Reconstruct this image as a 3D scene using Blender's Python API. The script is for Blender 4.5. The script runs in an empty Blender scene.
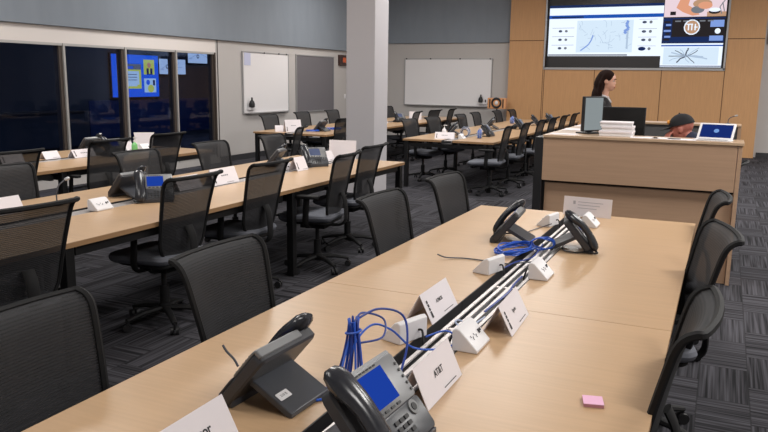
import bpy, bmesh, math, random
from mathutils import Vector, Matrix, Euler
random.seed(7)
C = bpy.context.scene.collection
PI = math.pi
R = math.radians
sc = bpy.context.scene

# ------------------------------------------------------------------ materials
def s2l(c):
    return tuple(((v/255)/12.92 if v/255 <= .04045 else ((v/255+.055)/1.055)**2.4) for v in c)

def mat(name, rgb, rough=.5, metal=0, spec=.5, emit=0, bump=0, bscale=60, var=0, vscale=8, stretch=(1,1,1), coat=0):
    m = bpy.data.materials.new(name); m.use_nodes = True
    nt = m.node_tree; N = nt.nodes; L = nt.links
    b = N['Principled BSDF']
    col = s2l(rgb)
    b.inputs['Base Color'].default_value = (*col, 1)
    b.inputs['Roughness'].default_value = rough
    b.inputs['Metallic'].default_value = metal
    b.inputs['Specular IOR Level'].default_value = spec
    if coat: b.inputs['Coat Weight'].default_value = coat
    if emit:
        b.inputs['Emission Color'].default_value = (*col, 1)
        b.inputs['Emission Strength'].default_value = emit
        b.inputs['Base Color'].default_value = (0, 0, 0, 1)
    if var or bump:
        tc = N.new('ShaderNodeTexCoord'); mp = N.new('ShaderNodeMapping')
        mp.inputs['Scale'].default_value = stretch
        L.new(tc.outputs['Object'], mp.inputs['Vector'])
        if var:
            n = N.new('ShaderNodeTexNoise'); n.inputs['Scale'].default_value = vscale; n.inputs['Detail'].default_value = 4
            L.new(mp.outputs[0], n.inputs['Vector'])
            r = N.new('ShaderNodeValToRGB')
            r.color_ramp.elements[0].position = .3; r.color_ramp.elements[1].position = .7
            r.color_ramp.elements[0].color = (*[c*(1-var) for c in col], 1)
            r.color_ramp.elements[1].color = (*[min(1, c*(1+var)) for c in col], 1)
            L.new(n.outputs['Fac'], r.inputs['Fac']); L.new(r.outputs[0], b.inputs['Base Color'])
        if bump:
            n2 = N.new('ShaderNodeTexNoise'); n2.inputs['Scale'].default_value = bscale
            L.new(mp.outputs[0], n2.inputs['Vector'])
            bp = N.new('ShaderNodeBump'); bp.inputs['Strength'].default_value = bump; bp.inputs['Distance'].default_value = .01
            L.new(n2.outputs['Fac'], bp.inputs['Height']); L.new(bp.outputs[0], b.inputs['Normal'])
    return m

def emis(name, rgb, k=1.0):
    m = bpy.data.materials.new(name); m.use_nodes = True
    nt = m.node_tree; nt.nodes.clear()
    e = nt.nodes.new('ShaderNodeEmission'); o = nt.nodes.new('ShaderNodeOutputMaterial')
    e.inputs['Color'].default_value = (*s2l(rgb), 1); e.inputs['Strength'].default_value = k
    nt.links.new(e.outputs[0], o.inputs[0]); return m

def mesh_fabric():
    m = bpy.data.materials.new('mesh_weave'); m.use_nodes = True
    nt = m.node_tree; N = nt.nodes; L = nt.links
    b = N['Principled BSDF']; out = N['Material Output']
    b.inputs['Roughness'].default_value = .75
    tc = N.new('ShaderNodeTexCoord'); w = N.new('ShaderNodeTexWave')
    w.bands_direction = 'Z'; w.inputs['Scale'].default_value = 34; w.inputs['Distortion'].default_value = 0
    L.new(tc.outputs['Object'], w.inputs['Vector'])
    r = N.new('ShaderNodeValToRGB')
    r.color_ramp.elements[0].color = (*s2l((24, 24, 27)), 1); r.color_ramp.elements[1].color = (*s2l((35, 35, 39)), 1)
    L.new(w.outputs['Fac'], r.inputs['Fac']); L.new(r.outputs[0], b.inputs['Base Color'])
    t = N.new('ShaderNodeBsdfTransparent'); mx = N.new('ShaderNodeMixShader')
    mr = N.new('ShaderNodeMapRange'); mr.inputs['To Min'].default_value = .13; mr.inputs['To Max'].default_value = .05
    L.new(w.outputs['Fac'], mr.inputs['Value']); L.new(mr.outputs[0], mx.inputs[0])
    L.new(b.outputs[0], mx.inputs[1]); L.new(t.outputs[0], mx.inputs[2]); L.new(mx.outputs[0], out.inputs[0])
    return m

def carpet_mat():
    m = bpy.data.materials.new('carpet_tile'); m.use_nodes = True
    nt = m.node_tree; N = nt.nodes; L = nt.links
    b = N['Principled BSDF']; b.inputs['Roughness'].default_value = .95; b.inputs['Specular IOR Level'].default_value = .15
    g = N.new('ShaderNodeNewGeometry'); sp = N.new('ShaderNodeSeparateXYZ'); L.new(g.outputs['Position'], sp.inputs[0])
    def M(op, a, bb=None):
        n = N.new('ShaderNodeMath'); n.operation = op
        for i, v in ((0, a), (1, bb)):
            if v is None: continue
            if isinstance(v, (int, float)): n.inputs[i].default_value = v
            else: L.new(v, n.inputs[i])
        return n.outputs[0]
    x, y = sp.outputs[0], sp.outputs[1]
    cx = M('FLOOR', M('DIVIDE', x, .25))
    odd = M('FLOORED_MODULO', cx, 2)
    yy = M('ADD', M('DIVIDE', y, .5), M('MULTIPLY', odd, .5))
    cy = M('FLOOR', yy)
    orient = M('FLOORED_MODULO', M('ADD', cx, cy), 2)
    wn = N.new('ShaderNodeTexWhiteNoise'); wn.noise_dimensions = '2D'
    cb = N.new('ShaderNodeCombineXYZ'); L.new(cx, cb.inputs[0]); L.new(cy, cb.inputs[1]); L.new(cb.outputs[0], wn.inputs['Vector'])
    def stripes(a, bb):
        c = N.new('ShaderNodeCombineXYZ')
        L.new(M('MULTIPLY', a, 62), c.inputs[0]); L.new(M('MULTIPLY', bb, 1.2), c.inputs[1])
        L.new(M('MULTIPLY', wn.outputs['Value'], 30), c.inputs[2])
        n = N.new('ShaderNodeTexNoise'); n.inputs['Scale'].default_value = 1; n.inputs['Detail'].default_value = 2
        L.new(c.outputs[0], n.inputs['Vector']); return n.outputs['Fac']
    mx = N.new('ShaderNodeMix'); L.new(orient, mx.inputs[0]); L.new(stripes(x, y), mx.inputs[2]); L.new(stripes(y, x), mx.inputs[3])
    fac = M('ADD', mx.outputs[0], M('MULTIPLY', M('SUBTRACT', wn.outputs['Value'], .5), .07))
    r = N.new('ShaderNodeValToRGB'); r.color_ramp.elements[0].position = .36; r.color_ramp.elements[1].position = .66
    r.color_ramp.elements[0].color = (*s2l((30, 30, 33)), 1); r.color_ramp.elements[1].color = (*s2l((80, 79, 85)), 1)
    L.new(fac, r.inputs['Fac']); 
    # dark joints between the tiles
    fx = M('ABSOLUTE', M('SUBTRACT', M('FRACT', M('DIVIDE', x, .25)), .5)); fy = M('ABSOLUTE', M('SUBTRACT', M('FRACT', yy), .5))
    j = M('MAXIMUM', M('GREATER_THAN', fx, .485), M('GREATER_THAN', fy, .492))
    m2 = N.new('ShaderNodeMix'); m2.data_type = 'RGBA'; L.new(M('MULTIPLY', j, .6), m2.inputs[0]); L.new(r.outputs[0], m2.inputs[6]); m2.inputs[7].default_value = (.02, .02, .022, 1)
    L.new(m2.outputs[2], b.inputs['Base Color'])
    return m

def wood_mat(name, rgb, axis, rough=.4, var=.1, k=1.0, spec=.5):
    st = {'x': (1.2, 30, 30), 'y': (30, 1.2, 30), 'z': (30, 30, 1.2)}[axis]
    m = mat(name, rgb, rough=rough, var=var, vscale=2.2*k, stretch=st, spec=spec)
    return m

def glass_mat(name, refl=.008, tint=(205, 215, 235)):
    m = bpy.data.materials.new(name); m.use_nodes = True
    nt = m.node_tree; nt.nodes.clear(); N = nt.nodes; L = nt.links
    o = N.new('ShaderNodeOutputMaterial'); t = N.new('ShaderNodeBsdfTransparent'); g = N.new('ShaderNodeBsdfGlossy')
    t.inputs[0].default_value = (*s2l(tint), 1); g.inputs['Roughness'].default_value = 0.02
    lw = N.new('ShaderNodeLayerWeight'); lw.inputs[0].default_value = .3
    mr = N.new('ShaderNodeMapRange'); mr.inputs['To Min'].default_value = refl; mr.inputs['To Max'].default_value = .10
    L.new(lw.outputs['Fresnel'], mr.inputs[0])
    mx = N.new('ShaderNodeMixShader'); L.new(mr.outputs[0], mx.inputs[0]); L.new(t.outputs[0], mx.inputs[1]); L.new(g.outputs[0], mx.inputs[2])
    L.new(mx.outputs[0], o.inputs[0]); return m

M = {}
M['top'] = wood_mat('maple_laminate', (188, 156, 122), 'x', rough=.33, var=.05)
M['edge'] = mat('maple_edge', (166, 130, 94), rough=.4)
M['woodwall'] = wood_mat('honey_veneer', (198, 152, 108), 'z', rough=.5, var=.06, spec=.3)
M['woodjoint'] = mat('veneer_joint', (80, 52, 30), rough=.8)
M['console'] = wood_mat('beige_veneer', (180, 148, 122), 'x', rough=.5, var=.05, spec=.3)
M['consoletop'] = mat('console_top_laminate', (190, 162, 134), rough=.28)
M['shadowgap'] = mat('dark_gap', (45, 36, 30), rough=.8)
M['wall'] = mat('warm_grey_wall', (190, 186, 184), rough=.75, bump=.05)
M['header'] = mat('pale_header_wall', (226, 219, 215), rough=.7)
M['column'] = mat('column_paint', (192, 189, 193), rough=.65)
M['bluepanel'] = mat('slate_acoustic_fabric', (134, 142, 152), rough=.95, var=.04, vscale=5, stretch=(1, 1, .25))
M['base'] = mat('charcoal_skirting', (52, 52, 56), rough=.7)
M['ceiling'] = mat('ceiling_white', (225, 225, 225), rough=.9)
M['carpet'] = carpet_mat()
M['black'] = mat('black_plastic', (24, 24, 27), rough=.5)
M['blackmetal'] = mat('black_powder_coat', (20, 20, 22), rough=.45, metal=.2)
M['frame'] = mat('black_nylon', (19, 19, 21), rough=.7, spec=.3)
M['weave'] = mesh_fabric()
M['seat'] = mat('slate_seat_fabric', (104, 107, 116), rough=.9, bump=.2, bscale=300)
M['seatdark'] = mat('charcoal_seat_fabric', (62, 64, 70), rough=.9)
M['mullion'] = mat('brushed_aluminium', (190, 188, 186), rough=.35, metal=.4)
M['bronze'] = mat('dark_bronze_metal', (84, 74, 68), rough=.4, metal=.3)
M['glass'] = glass_mat('window_glass')
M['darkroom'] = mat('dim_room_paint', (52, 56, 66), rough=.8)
M['darkblue'] = mat('navy_panel', (24, 44, 92), rough=.7)
M['white'] = mat('white_plastic', (226, 224, 226), rough=.4)
M['paper'] = mat('white_card', (232, 226, 230), rough=.8)
M['ink'] = mat('black_ink', (40, 40, 44), rough=.7)
M['greyink'] = mat('grey_ink', (130, 130, 136), rough=.7)
M['board'] = mat('gloss_whiteboard', (236, 234, 236), rough=.25)
M['alu'] = mat('satin_aluminium', (176, 176, 178), rough=.35, metal=.5)
M['pin'] = mat('grey_pinboard_felt', (112, 109, 114), rough=.95, bump=.1)
M['slat'] = mat('silver_slat', (214, 208, 206), rough=.35, metal=.3)
M['trough'] = mat('dark_trough', (40, 39, 42), rough=.55)
M['pdark'] = mat('phone_charcoal', (62, 64, 70), rough=.35)
M['pgloss'] = mat('phone_handset_black', (44, 46, 52), rough=.22)
M['pback'] = mat('phone_back_grey', (52, 53, 58), rough=.45)
M['psilver'] = mat('phone_silver', (124, 125, 127), rough=.4, metal=.2)
M['pscreen'] = emis('phone_screen_blue', (34, 72, 180), .75)
M['pscreenoff'] = mat('phone_screen_dim', (80, 90, 120), rough=.2)
M['pbtn'] = mat('phone_button', (34, 35, 38), rough=.4)
M['pwhite'] = mat('phone_key_legend', (200, 200, 200), rough=.5)
M['blue'] = mat('blue_cable_jacket', (40, 92, 200), rough=.4)
M['navy'] = mat('dark_blue_cable_jacket', (30, 58, 140), rough=.4)
M['paleblue'] = mat('pale_blue_cable_jacket', (158, 172, 200), rough=.4)
M['cablegrey'] = mat('grey_cable_jacket', (74, 76, 84), rough=.5)
M['pink'] = mat('pink_paper', (226, 176, 205), rough=.8)
M['screenblack'] = mat('video_wall_black', (44, 42, 44), rough=.35)
M['e_white'] = emis('screen_white', (228, 238, 252), 1.18)
M['e_map'] = emis('screen_map_blue', (208, 226, 242), 1.1)
M['e_mapline'] = emis('screen_map_line', (178, 198, 222), 1.0)
M['e_blue'] = emis('screen_title_blue', (30, 84, 176), 1.0)
M['e_navy'] = emis('screen_navy', (32, 50, 96), .9)
M['e_dark'] = emis('screen_dark', (48, 44, 46), .8)
M['e_lake'] = emis('screen_lake', (130, 160, 225), 1.0)
M['e_ink'] = emis('screen_ink', (84, 92, 112), .9)
M['e_flesh'] = emis('screen_flesh', (226, 160, 128), 1.0)
M['e_pinkw'] = emis('screen_pale_pink', (236, 214, 222), 1.0)
M['e_grey'] = emis('screen_grey', (120, 124, 132), 1.0)
M['e_tan'] = emis('screen_tan', (190, 150, 120), 1.0)
M['e_tvblue'] = emis('tv_blue', (24, 96, 214), 1.35)
M['e_tvyellow'] = emis('tv_yellow', (214, 216, 96), 1.2)
M['e_tvpale'] = emis('tv_pale', (196, 222, 236), 1.2)
M['e_mon'] = emis('monitor_dim', (140, 148, 150), .95)
M['e_tab'] = emis('tablet_blue', (26, 46, 112), 1.0)
M['e_tabc'] = emis('tablet_spot', (120, 160, 220), 1.0)
M['e_led'] = emis('led_amber', (210, 100, 60), 1.0)
M['skin'] = mat('skin', (214, 164, 142), rough=.55)
M['ruddy'] = mat('ruddy_skin', (178, 108, 94), rough=.5)
M['lips'] = mat('lips', (160, 70, 70), rough=.5)
M['eye'] = mat('eye_dark', (30, 24, 22), rough=.3)
M['eyewhite'] = mat('eye_white', (196, 184, 176), rough=.8)
M['hair'] = mat('dark_brown_hair', (34, 20, 16), rough=.9, spec=.15)
M['jacket'] = mat('black_jacket', (26, 24, 28), rough=.85)
M['shirt'] = mat('white_shirt', (220, 218, 222), rough=.8)
M['trouser'] = mat('charcoal_trousers', (36, 36, 42), rough=.85)
M['cap'] = mat('black_cap_cotton', (26, 26, 30), rough=.85)
M['navyshirt'] = mat('navy_shirt', (36, 44, 66), rough=.85)
M['orange'] = mat('orange_plastic', (222, 160, 112), rough=.5)
M['logo'] = mat('gold_thread', (226, 150, 60), rough=.6)
M['sanit'] = mat('green_gel', (130, 205, 130), rough=.2)
M['bottlew'] = mat('white_pump', (225, 225, 225), rough=.35)
M['redbrown'] = mat('brown_clock_case', (60, 34, 28), rough=.4)

# ------------------------------------------------------------------ mesh builder
class MB:
    def __init__(s): s.bm = bmesh.new()
    def add(s, vs, fs, mi=0):
        v = [s.bm.verts.new(p) for p in vs]
        for f in fs:
            try:
                q = s.bm.faces.new([v[i] for i in f]); q.material_index = mi
            except ValueError: pass
        return s
    def box(s, x0, x1, y0, y1, z0, z1, T=None, mi=0):
        vs = [Vector((x, y, z)) for x in (x0, x1) for y in (y0, y1) for z in (z0, z1)]
        if T is not None: vs = [T @ v for v in vs]
        return s.add(vs, [(0,1,3,2), (4,6,7,5), (0,4,5,1), (2,3,7,6), (0,2,6,4), (1,5,7,3)], mi)
    def rbox(s, x0, x1, y0, y1, z0, z1, r=.02, T=None, seg=4, e=.0, mi=0):
        # slab with rounded corners in plan (xy) and a small chamfer e on top
        pts = []
        for cx, cy, a0 in ((x1-r, y1-r, 0), (x0+r, y1-r, 90), (x0+r, y0+r, 180), (x1-r, y0+r, 270)):
            for i in range(seg+1):
                a = R(a0+90*i/seg); pts.append((cx+r*math.cos(a), cy+r*math.sin(a), cx, cy))
        n = len(pts); rings = []
        lev = [(z0, e), (z0+e, 0), (z1-e, 0), (z1, e)] if e else [(z0, 0), (z1, 0)]
        mx, my = (x0+x1)/2, (y0+y1)/2
        for z, ins in lev:
            ring = []
            for px, py, cx, cy in pts:
                kx = 1-ins/max(1e-6, (x1-x0)/2); ky = 1-ins/max(1e-6, (y1-y0)/2)
                p = Vector((mx+(px-mx)*kx, my+(py-my)*ky, z)); ring.append(T @ p if T is not None else p)
            rings.append(ring)
        return s.rings(rings, mi=mi)
    def rings(s, rings, cap=True, closed=True, mi=0):
        vr = [[s.bm.verts.new(p) for p in r] for r in rings]
        n = len(vr[0])
        for a, b in zip(vr, vr[1:]):
            for i in range(n if closed else n-1):
                j = (i+1) % n
                q = s.bm.faces.new((a[i], a[j], b[j], b[i])); q.material_index = mi
        if cap and closed:
            q = s.bm.faces.new(list(reversed(vr[0]))); q.material_index = mi
            q = s.bm.faces.new(vr[-1]); q.material_index = mi
        return s
    def tube(s, pts, r, n=8, closed=False, flat=1.0, up=(0, 0, 1), mi=0):
        pts = [Vector(p) for p in pts]; rr = r if isinstance(r, (list, tuple)) else [r]*len(pts)
        rings = []; prev = None
        for i, p in enumerate(pts):
            a = pts[i-1] if (i or closed) else p; b = pts[(i+1) % len(pts)] if (i < len(pts)-1 or closed) else p
            t = (b-a).normalized()
            if prev is None:
                u = Vector(up)
                if abs(t.dot(u)) > .95: u = Vector((1, 0, 0))
                nx = t.cross(u).normalized()
            else:
                nx = (prev-t*prev.dot(t)).normalized()
            prev = nx; ny = t.cross(nx)
            rings.append([p+rr[i]*(math.cos(2*PI*k/n)*nx+math.sin(2*PI*k/n)*ny*flat) for k in range(n)])
        if closed:
            vr = [[s.bm.verts.new(p) for p in q] for q in rings]
            for i in range(len(vr)):
                a, b = vr[i], vr[(i+1) % len(vr)]
                for k in range(n):
                    j = (k+1) % n; f = s.bm.faces.new((a[k], a[j], b[j], b[k])); f.material_index = mi
            return s
        return s.rings(rings, mi=mi)
    def cyl(s, p0, p1, r0, r1=None, n=16, mi=0):
        return s.tube([p0, p1], [r0, r0 if r1 is None else r1], n=n, mi=mi)
    def lathe(s, prof, o=(0, 0, 0), n=20, mi=0):
        o = Vector(o)
        return s.rings([[o+Vector((r*math.cos(2*PI*k/n), r*math.sin(2*PI*k/n), z)) for k in range(n)] for r, z in prof], mi=mi)
    def ball(s, c, r, n=16, m=10, T=None, mi=0):
        c = Vector(c); r = Vector(r) if isinstance(r, (tuple, list)) else Vector((r, r, r))
        rings = []
        for i in range(m+1):
            a = PI*(i+.02)/(m+.04) ; a = min(max(a, .03), PI-.03)
            ring = []
            for k in range(n):
                p = Vector((r.x*math.sin(a)*math.cos(2*PI*k/n), r.y*math.sin(a)*math.sin(2*PI*k/n), -r.z*math.cos(a)))
                if T is not None: p = T @ p
                ring.append(c+p)
            rings.append(ring)
        return s.rings(rings, mi=mi)
    def prism(s, poly, a0, a1, axis='x', T=None, mi=0):
        def P(u, v, a):
            p = {'x': (a, u, v), 'y': (u, a, v), 'z': (u, v, a)}[axis]; p = Vector(p)
            return T @ p if T is not None else p
        return s.rings([[P(u, v, a0) for u, v in poly], [P(u, v, a1) for u, v in poly]], mi=mi)
    def quad(s, *p, mi=0):
        return s.add([Vector(q) for q in p], [tuple(range(len(p)))], mi)
    def tf(s, T):
        bmesh.ops.transform(s.bm, matrix=T, verts=s.bm.verts); return s
    def build(s, name, m, parent=None, smooth=True, bevel=0, kind=None, remesh=0):
        bmesh.ops.recalc_face_normals(s.bm, faces=s.bm.faces)
        me = bpy.data.meshes.new(name); s.bm.to_mesh(me); s.bm.free()
        for q in (m if isinstance(m, (list, tuple)) else [m]): me.materials.append(q)
        if smooth:
            me.polygons.foreach_set('use_smooth', [True]*len(me.polygons)); me.set_sharp_from_angle(angle=R(38))
        o = bpy.data.objects.new(name, me); C.objects.link(o)
        if parent is not None: o.parent = parent
        if remesh:
            rm = o.modifiers.new('r', 'REMESH'); rm.mode = 'VOXEL'; rm.voxel_size = remesh; rm.use_smooth_shade = True
            sm = o.modifiers.new('s', 'SMOOTH'); sm.factor = .5; sm.iterations = 4
        if bevel:
            b = o.modifiers.new('b', 'BEVEL'); b.width = bevel; b.segments = 2; b.limit_method = 'ANGLE'; b.angle_limit = R(50)
        if kind: o['kind'] = kind
        return o

def tag(o, label, cat, group=None):
    o['label'] = label; o['category'] = cat
    if group: o['group'] = group
    return o
def thing(name, label, cat, loc=(0, 0, 0), rz=0, group=None):
    o = bpy.data.objects.new(name, None); C.objects.link(o); o.location = loc; o.rotation_euler = (0, 0, rz)
    o.empty_display_size = .1
    return tag(o, label, cat, group)
def dup(root, label, loc, rz=0, group=None, scale=None):
    r = root.copy(); C.objects.link(r); r.location = loc; r.rotation_euler = (0, 0, rz); r['label'] = label
    if scale: r.scale = scale
    if group: r['group'] = group
    for ch in root.children:
        c = ch.copy(); C.objects.link(c); c.parent = r
        for g in ch.children:
            d = g.copy(); C.objects.link(d); d.parent = c
    return r
def struct(o): o['kind'] = 'structure'; return o
def smoothpts(pts, n=8, closed=False):
    P = [Vector(p) for p in pts]; out = []
    N = len(P); rng = N if closed else N-1
    for i in range(rng):
        p0 = P[(i-1) % N] if (closed or i > 0) else P[0]; p1 = P[i]; p2 = P[(i+1) % N]
        p3 = P[(i+2) % N] if (closed or i+2 < N) else P[-1]
        for k in range(n):
            t = k/n
            out.append(.5*((2*p1)+(-p0+p2)*t+(2*p0-5*p1+4*p2-p3)*t*t+(-p0+3*p1-3*p2+p3)*t**3))
    if not closed: out.append(P[-1])
    return out
def text_obj(s, size, m, parent, T, name='lettering', bold=0):
    cu = bpy.data.curves.new('t', 'FONT'); cu.body = s; cu.size = size; cu.align_x = 'CENTER'; cu.align_y = 'CENTER'; cu.offset = bold
    o = bpy.data.objects.new('t', cu); C.objects.link(o)
    dg = bpy.context.evaluated_depsgraph_get()
    me = bpy.data.meshes.new_from_object(o.evaluated_get(dg)); bpy.data.objects.remove(o)
    me.transform(T); me.materials.clear(); me.materials.append(m)
    r = bpy.data.objects.new(name, me); C.objects.link(r)
    if parent is not None: r.parent = parent
    return r

# ------------------------------------------------------------------ room shell
XL, YB, XR, YN, HC = -8.75, 18.58, 4.6, -2.6, 4.2
WT = .15
struct(MB().box(XL-5.2, XR+WT, YN-WT, YB+WT, -.12, 0).build('floor', M['carpet']))
struct(MB().box(XL-5.2, XR+WT, YN-WT, YB+WT, HC, HC+.1).build('ceiling', M['ceiling']))
struct(MB().box(XL-WT, XR+WT, YB, YB+WT, 0, HC).build('wall_back', M['wall']))
struct(MB().box(XR, XR+WT, YN, YB, 0, HC).build('wall_right', M['wall']))
struct(MB().box(XL-5.2, XR+WT, YN-WT, YN, 0, HC).build('wall_front', M['wall']))
# left wall: opening for glazing y -1..11.45, z .12..2.07
GY0, GY1, GZ0, GZ1 = .6, 11.45, .12, 2.07
lw = MB()
lw.box(XL-WT, XL, GY1, YB, 0, HC).box(XL-WT, XL, YN, GY0, 0, HC).box(XL-WT, XL, GY0, GY1, 0, GZ0)
struct(lw.build('wall_left', M['wall']))
struct(MB().box(XL-WT, XL, GY0, GY1, GZ1, HC).build('trim_header', M['header']))
struct(MB().box(XL, XL+.012, GY1+.055, GY1+.065, .1, 2.32).build('trim_wall_joint', M['shadowgap']))
# fabric panels high on the walls
struct(MB().box(XL, XL+.06, YN, YB-.02, 2.30, HC).build('trim_upper_panel_left', M['bluepanel'], bevel=.008))
struct(MB().box(XL+.06, -5.03, YB-.06, YB, 2.57, HC).build('trim_upper_panel_back', M['bluepanel'], bevel=.008))
struct(MB().box(.72, XR, YB-.06, YB, 2.5, HC).build('trim_upper_panel_right', M['bluepanel'], bevel=.008))
# skirting
struct(MB().box(XL, XL+.015, GY1+.08, YB, 0, .11).build('baseboard_left', M['base']))
struct(MB().box(XL+.015, -5.03, YB-.015, YB, 0, .11).build('baseboard_back', M['base']))
struct(MB().box(.72, XR, YB-.015, YB, 0, .11).build('baseboard_right', M['base']))
# windows
edges = [GY0, 3.04, 4.26, 5.48, 6.70, 7.94, 9.16, 10.36, GY1]
for i in range(len(edges)-1):
    a, b = edges[i], edges[i+1]
    w = bpy.data.objects.new('window_%d' % (i+1), None); C.objects.link(w); w.location = (XL, a, 0); struct(w)
    f = MB()
    f.box(-.05, .008, -.017, .017, GZ0, GZ1)
    f.box(-.10, .0, .025, b-a-.025, GZ0, GZ0+.05)
    f.box(-.10, .0, .025, b-a-.025, GZ1-.035, GZ1)
    f.build('frame', M['mullion'], w)
    MB().box(-.13, -.02, b-a-.075, b-a-.0175, GZ0+.05, GZ1-.035).build('jamb', M['bronze'], w)
    MB().box(-.06, -.052, .018, b-a-.0755, GZ0+.05, GZ1-.035).build('glass_pane', M['glass'], w)
struct(MB().box(XL-.10, XL+.012, GY1-.03, GY1+.0, GZ0, GZ1).build('trim_window_end', M['bronze']))
# the dim room beyond the glass
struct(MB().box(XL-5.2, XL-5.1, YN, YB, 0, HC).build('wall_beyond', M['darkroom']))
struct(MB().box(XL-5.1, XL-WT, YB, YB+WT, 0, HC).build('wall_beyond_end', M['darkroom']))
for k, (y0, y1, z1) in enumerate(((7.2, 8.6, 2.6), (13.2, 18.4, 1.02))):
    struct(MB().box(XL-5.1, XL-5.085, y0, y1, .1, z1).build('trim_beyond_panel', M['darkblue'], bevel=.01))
# column
struct(MB().box(-4.60, -4.185, 8.8, 9.22, 0, HC).build('trim_column', M['column'], bevel=.006))
struct(MB().box(-4.612, -4.173, 8.788, 9.232, 0, .1).build('baseboard_column', M['base']))

# wood feature wall with recessed video wall
wy = 18.3
TX0, TX1, TZ0, TZ1 = -4.13, -.08, 1.93, 3.95
ww = MB()
ww.box(-5.0, TX0, wy, YB, 0, HC).box(TX1, .66, wy, YB, 0, HC).box(TX0, TX1, wy, YB, 0, TZ0).box(TX0, TX1, wy, YB, TZ1, HC)
struct(ww.build('wall_feature', M['woodwall']))
jj = MB()
for x in (-4.1, -2.9, -1.4, -.08): jj.box(x-.007, x+.007, wy-.002, wy+.001, 0, TZ0 if -4 < x < -.2 else 2.6)
jj.box(TX0-.012, TX0, wy-.003, wy+.001, 0, HC)
for a, b in ((-5.0, TX0), (TX1, .66)): jj.box(a, b, wy-.002, wy+.001, 2.595, 2.61)
struct(jj.build('trim_feature_joints', M['woodjoint']))
struct(MB().box(TX0-.002, TX0+.03, wy-.03, wy+.05, TZ0, TZ1).box(TX1-.04, TX1, wy-.03, wy+.05, TZ0, TZ1).box(TX0, TX1, wy-.03, wy+.05, TZ0-.02, TZ0+.03).build('trim_video_surround', M['alu']))

# ------------------------------------------------------------------ video wall
vw = thing('video_wall', 'large black video wall showing maps, set in the wood panelled wall', 'screen', (0, wy+.1, 0))
MB().box(TX0+.035, TX1-.045, -.0, .12, TZ0+.035, TZ1-.01).build('screen_panel', M['screenblack'], vw)
sy = -.004
def flat(o, x0, x1, z0, z1, lay=0, mi=0):
    o.quad((x0, sy-.003*lay, z0), (x1, sy-.003*lay, z0), (x1, sy-.003*lay, z1), (x0, sy-.003*lay, z1), mi=mi)
def disc(o, x, z, r, lay, mi=0, n=14, ry=None):
    o.quad(*[(x+r*math.cos(2*PI*k/n), sy-.003*lay, z+(ry or r)*math.sin(2*PI*k/n)) for k in range(n)], mi=mi)
def line(o, pts, w, lay, mi=0):
    for (ax, az), (bx, bz) in zip(pts, pts[1:]):
        d = Vector((bx-ax, bz-az)); 
        if d.length < 1e-5: continue
        n = Vector((-d.y, d.x)).normalized()*w/2
        o.quad((ax-n.x, sy-.003*lay, az-n.y), (bx-n.x, sy-.003*lay, bz-n.y), (bx+n.x, sy-.003*lay, bz+n.y), (ax+n.x, sy-.003*lay, az+n.y), mi=mi)
ms = MB()
mats = [M['e_white'], M['e_blue'], M['e_map'], M['e_mapline'], M['e_lake'], M['e_ink'], M['e_navy'], M['e_grey']]
flat(ms, -4.06, -1.46, 2.235, 3.38, 0, 0)
flat(ms, -4.06, -1.46, 3.36, 3.42, 1, 6)
flat(ms, -4.06, -1.46, 3.11, 3.19, 1, 1)
flat(ms, -4.0, -3.25, 3.125, 3.16, 2, 6)
flat(ms, -4.05, -2.2, 2.245, 2.275, 1, 7)
flat(ms, -3.39, -2.10, 2.32, 3.06, 1, 2)
random.seed(3)
for k in range(34):
    x, z = random.uniform(-3.35, -2.15), random.uniform(2.36, 3.02); a = random.choice((0, PI/2, random.uniform(0, PI)))
    l = random.uniform(.05, .28); p = [(x, z)]
    for q in range(3):
        x2 = min(max(p[-1][0]+math.cos(a)*l/3, -3.38), -2.11); z2 = min(max(p[-1][1]+math.sin(a)*l/3, 2.33), 3.05); p.append((x2, z2)); a += random.uniform(-.5, .5)
    line(ms, p, .008, 2, 3)
line(ms, [(-3.28, 2.36), (-3.2, 2.42), (-3.1, 2.5), (-3.04, 2.6), (-3.0, 2.72)], .03, 3, 4)
line(ms, [(-2.22, 3.04), (-2.26, 2.95), (-2.2, 2.86), (-2.3, 2.8), (-2.25, 2.75)], .06, 3, 4)
flat(ms, -2.24, -2.2, 2.4, 3.0, 2, 3)
for z in (2.84, 2.64, 2.44):
    flat(ms, -3.98, -3.45, z+.05, z+.058, 1, 7)
    disc(ms, -3.78, z-.02, .045, 2, 5, ry=.03); disc(ms, -3.64, z-.02, .035, 2, 7, ry=.03)
for z in (3.0, 2.79, 2.6, 2.4):
    flat(ms, -1.98, -1.58, z+.06, z+.067, 1, 7)
    disc(ms, -1.86, z, .05, 2, 5, ry=.03); disc(ms, -1.72, z, .035, 2, 7)
disc(ms, -1.88, 2.4, .085, 3, 6, ry=.045)
ms.build('map_display', mats, vw, smooth=False)
m2 = MB()
flat(m2, -1.46, -.165, 1.985, 2.515, 0, 0); flat(m2, -1.46, -.165, 2.45, 2.48, 1, 1); flat(m2, -1.46, -.165, 2.0, 2.02, 1, 6)
flat(m2, -1.40, -.24, 2.04, 2.43, 1, 2)
random.seed(11)
for k in range(13):
    a = 2*PI*k/13+random.uniform(-.2, .2); x, z = -.92, 2.24; p = [(x, z)]
    for q in range(4):
        x += math.cos(a)*random.uniform(.06, .14); z += math.sin(a)*random.uniform(.03, .07); a += random.uniform(-.35, .35)
        if not (-1.38 < x < -.26 and 2.05 < z < 2.42): break
        p.append((x, z))
    line(m2, p, .016 if k % 3 else .028, 2, 5 if k % 2 else 3)
m2.build('road_map_display', mats, vw, smooth=False)
m3 = MB()
mm = [M['e_dark'], M['e_navy'], M['e_white'], M['e_lake'], M['e_tan'], M['e_grey']]
flat(m3, -1.45, -.16, 2.53, 3.08, 0, 1); flat(m3, -1.26, -.16, 2.66, 3.05, 1, 0)
disc(m3, -.84, 2.87, .17, 2, 2); disc(m3, -.84, 2.87, .145, 3, 4)
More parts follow.
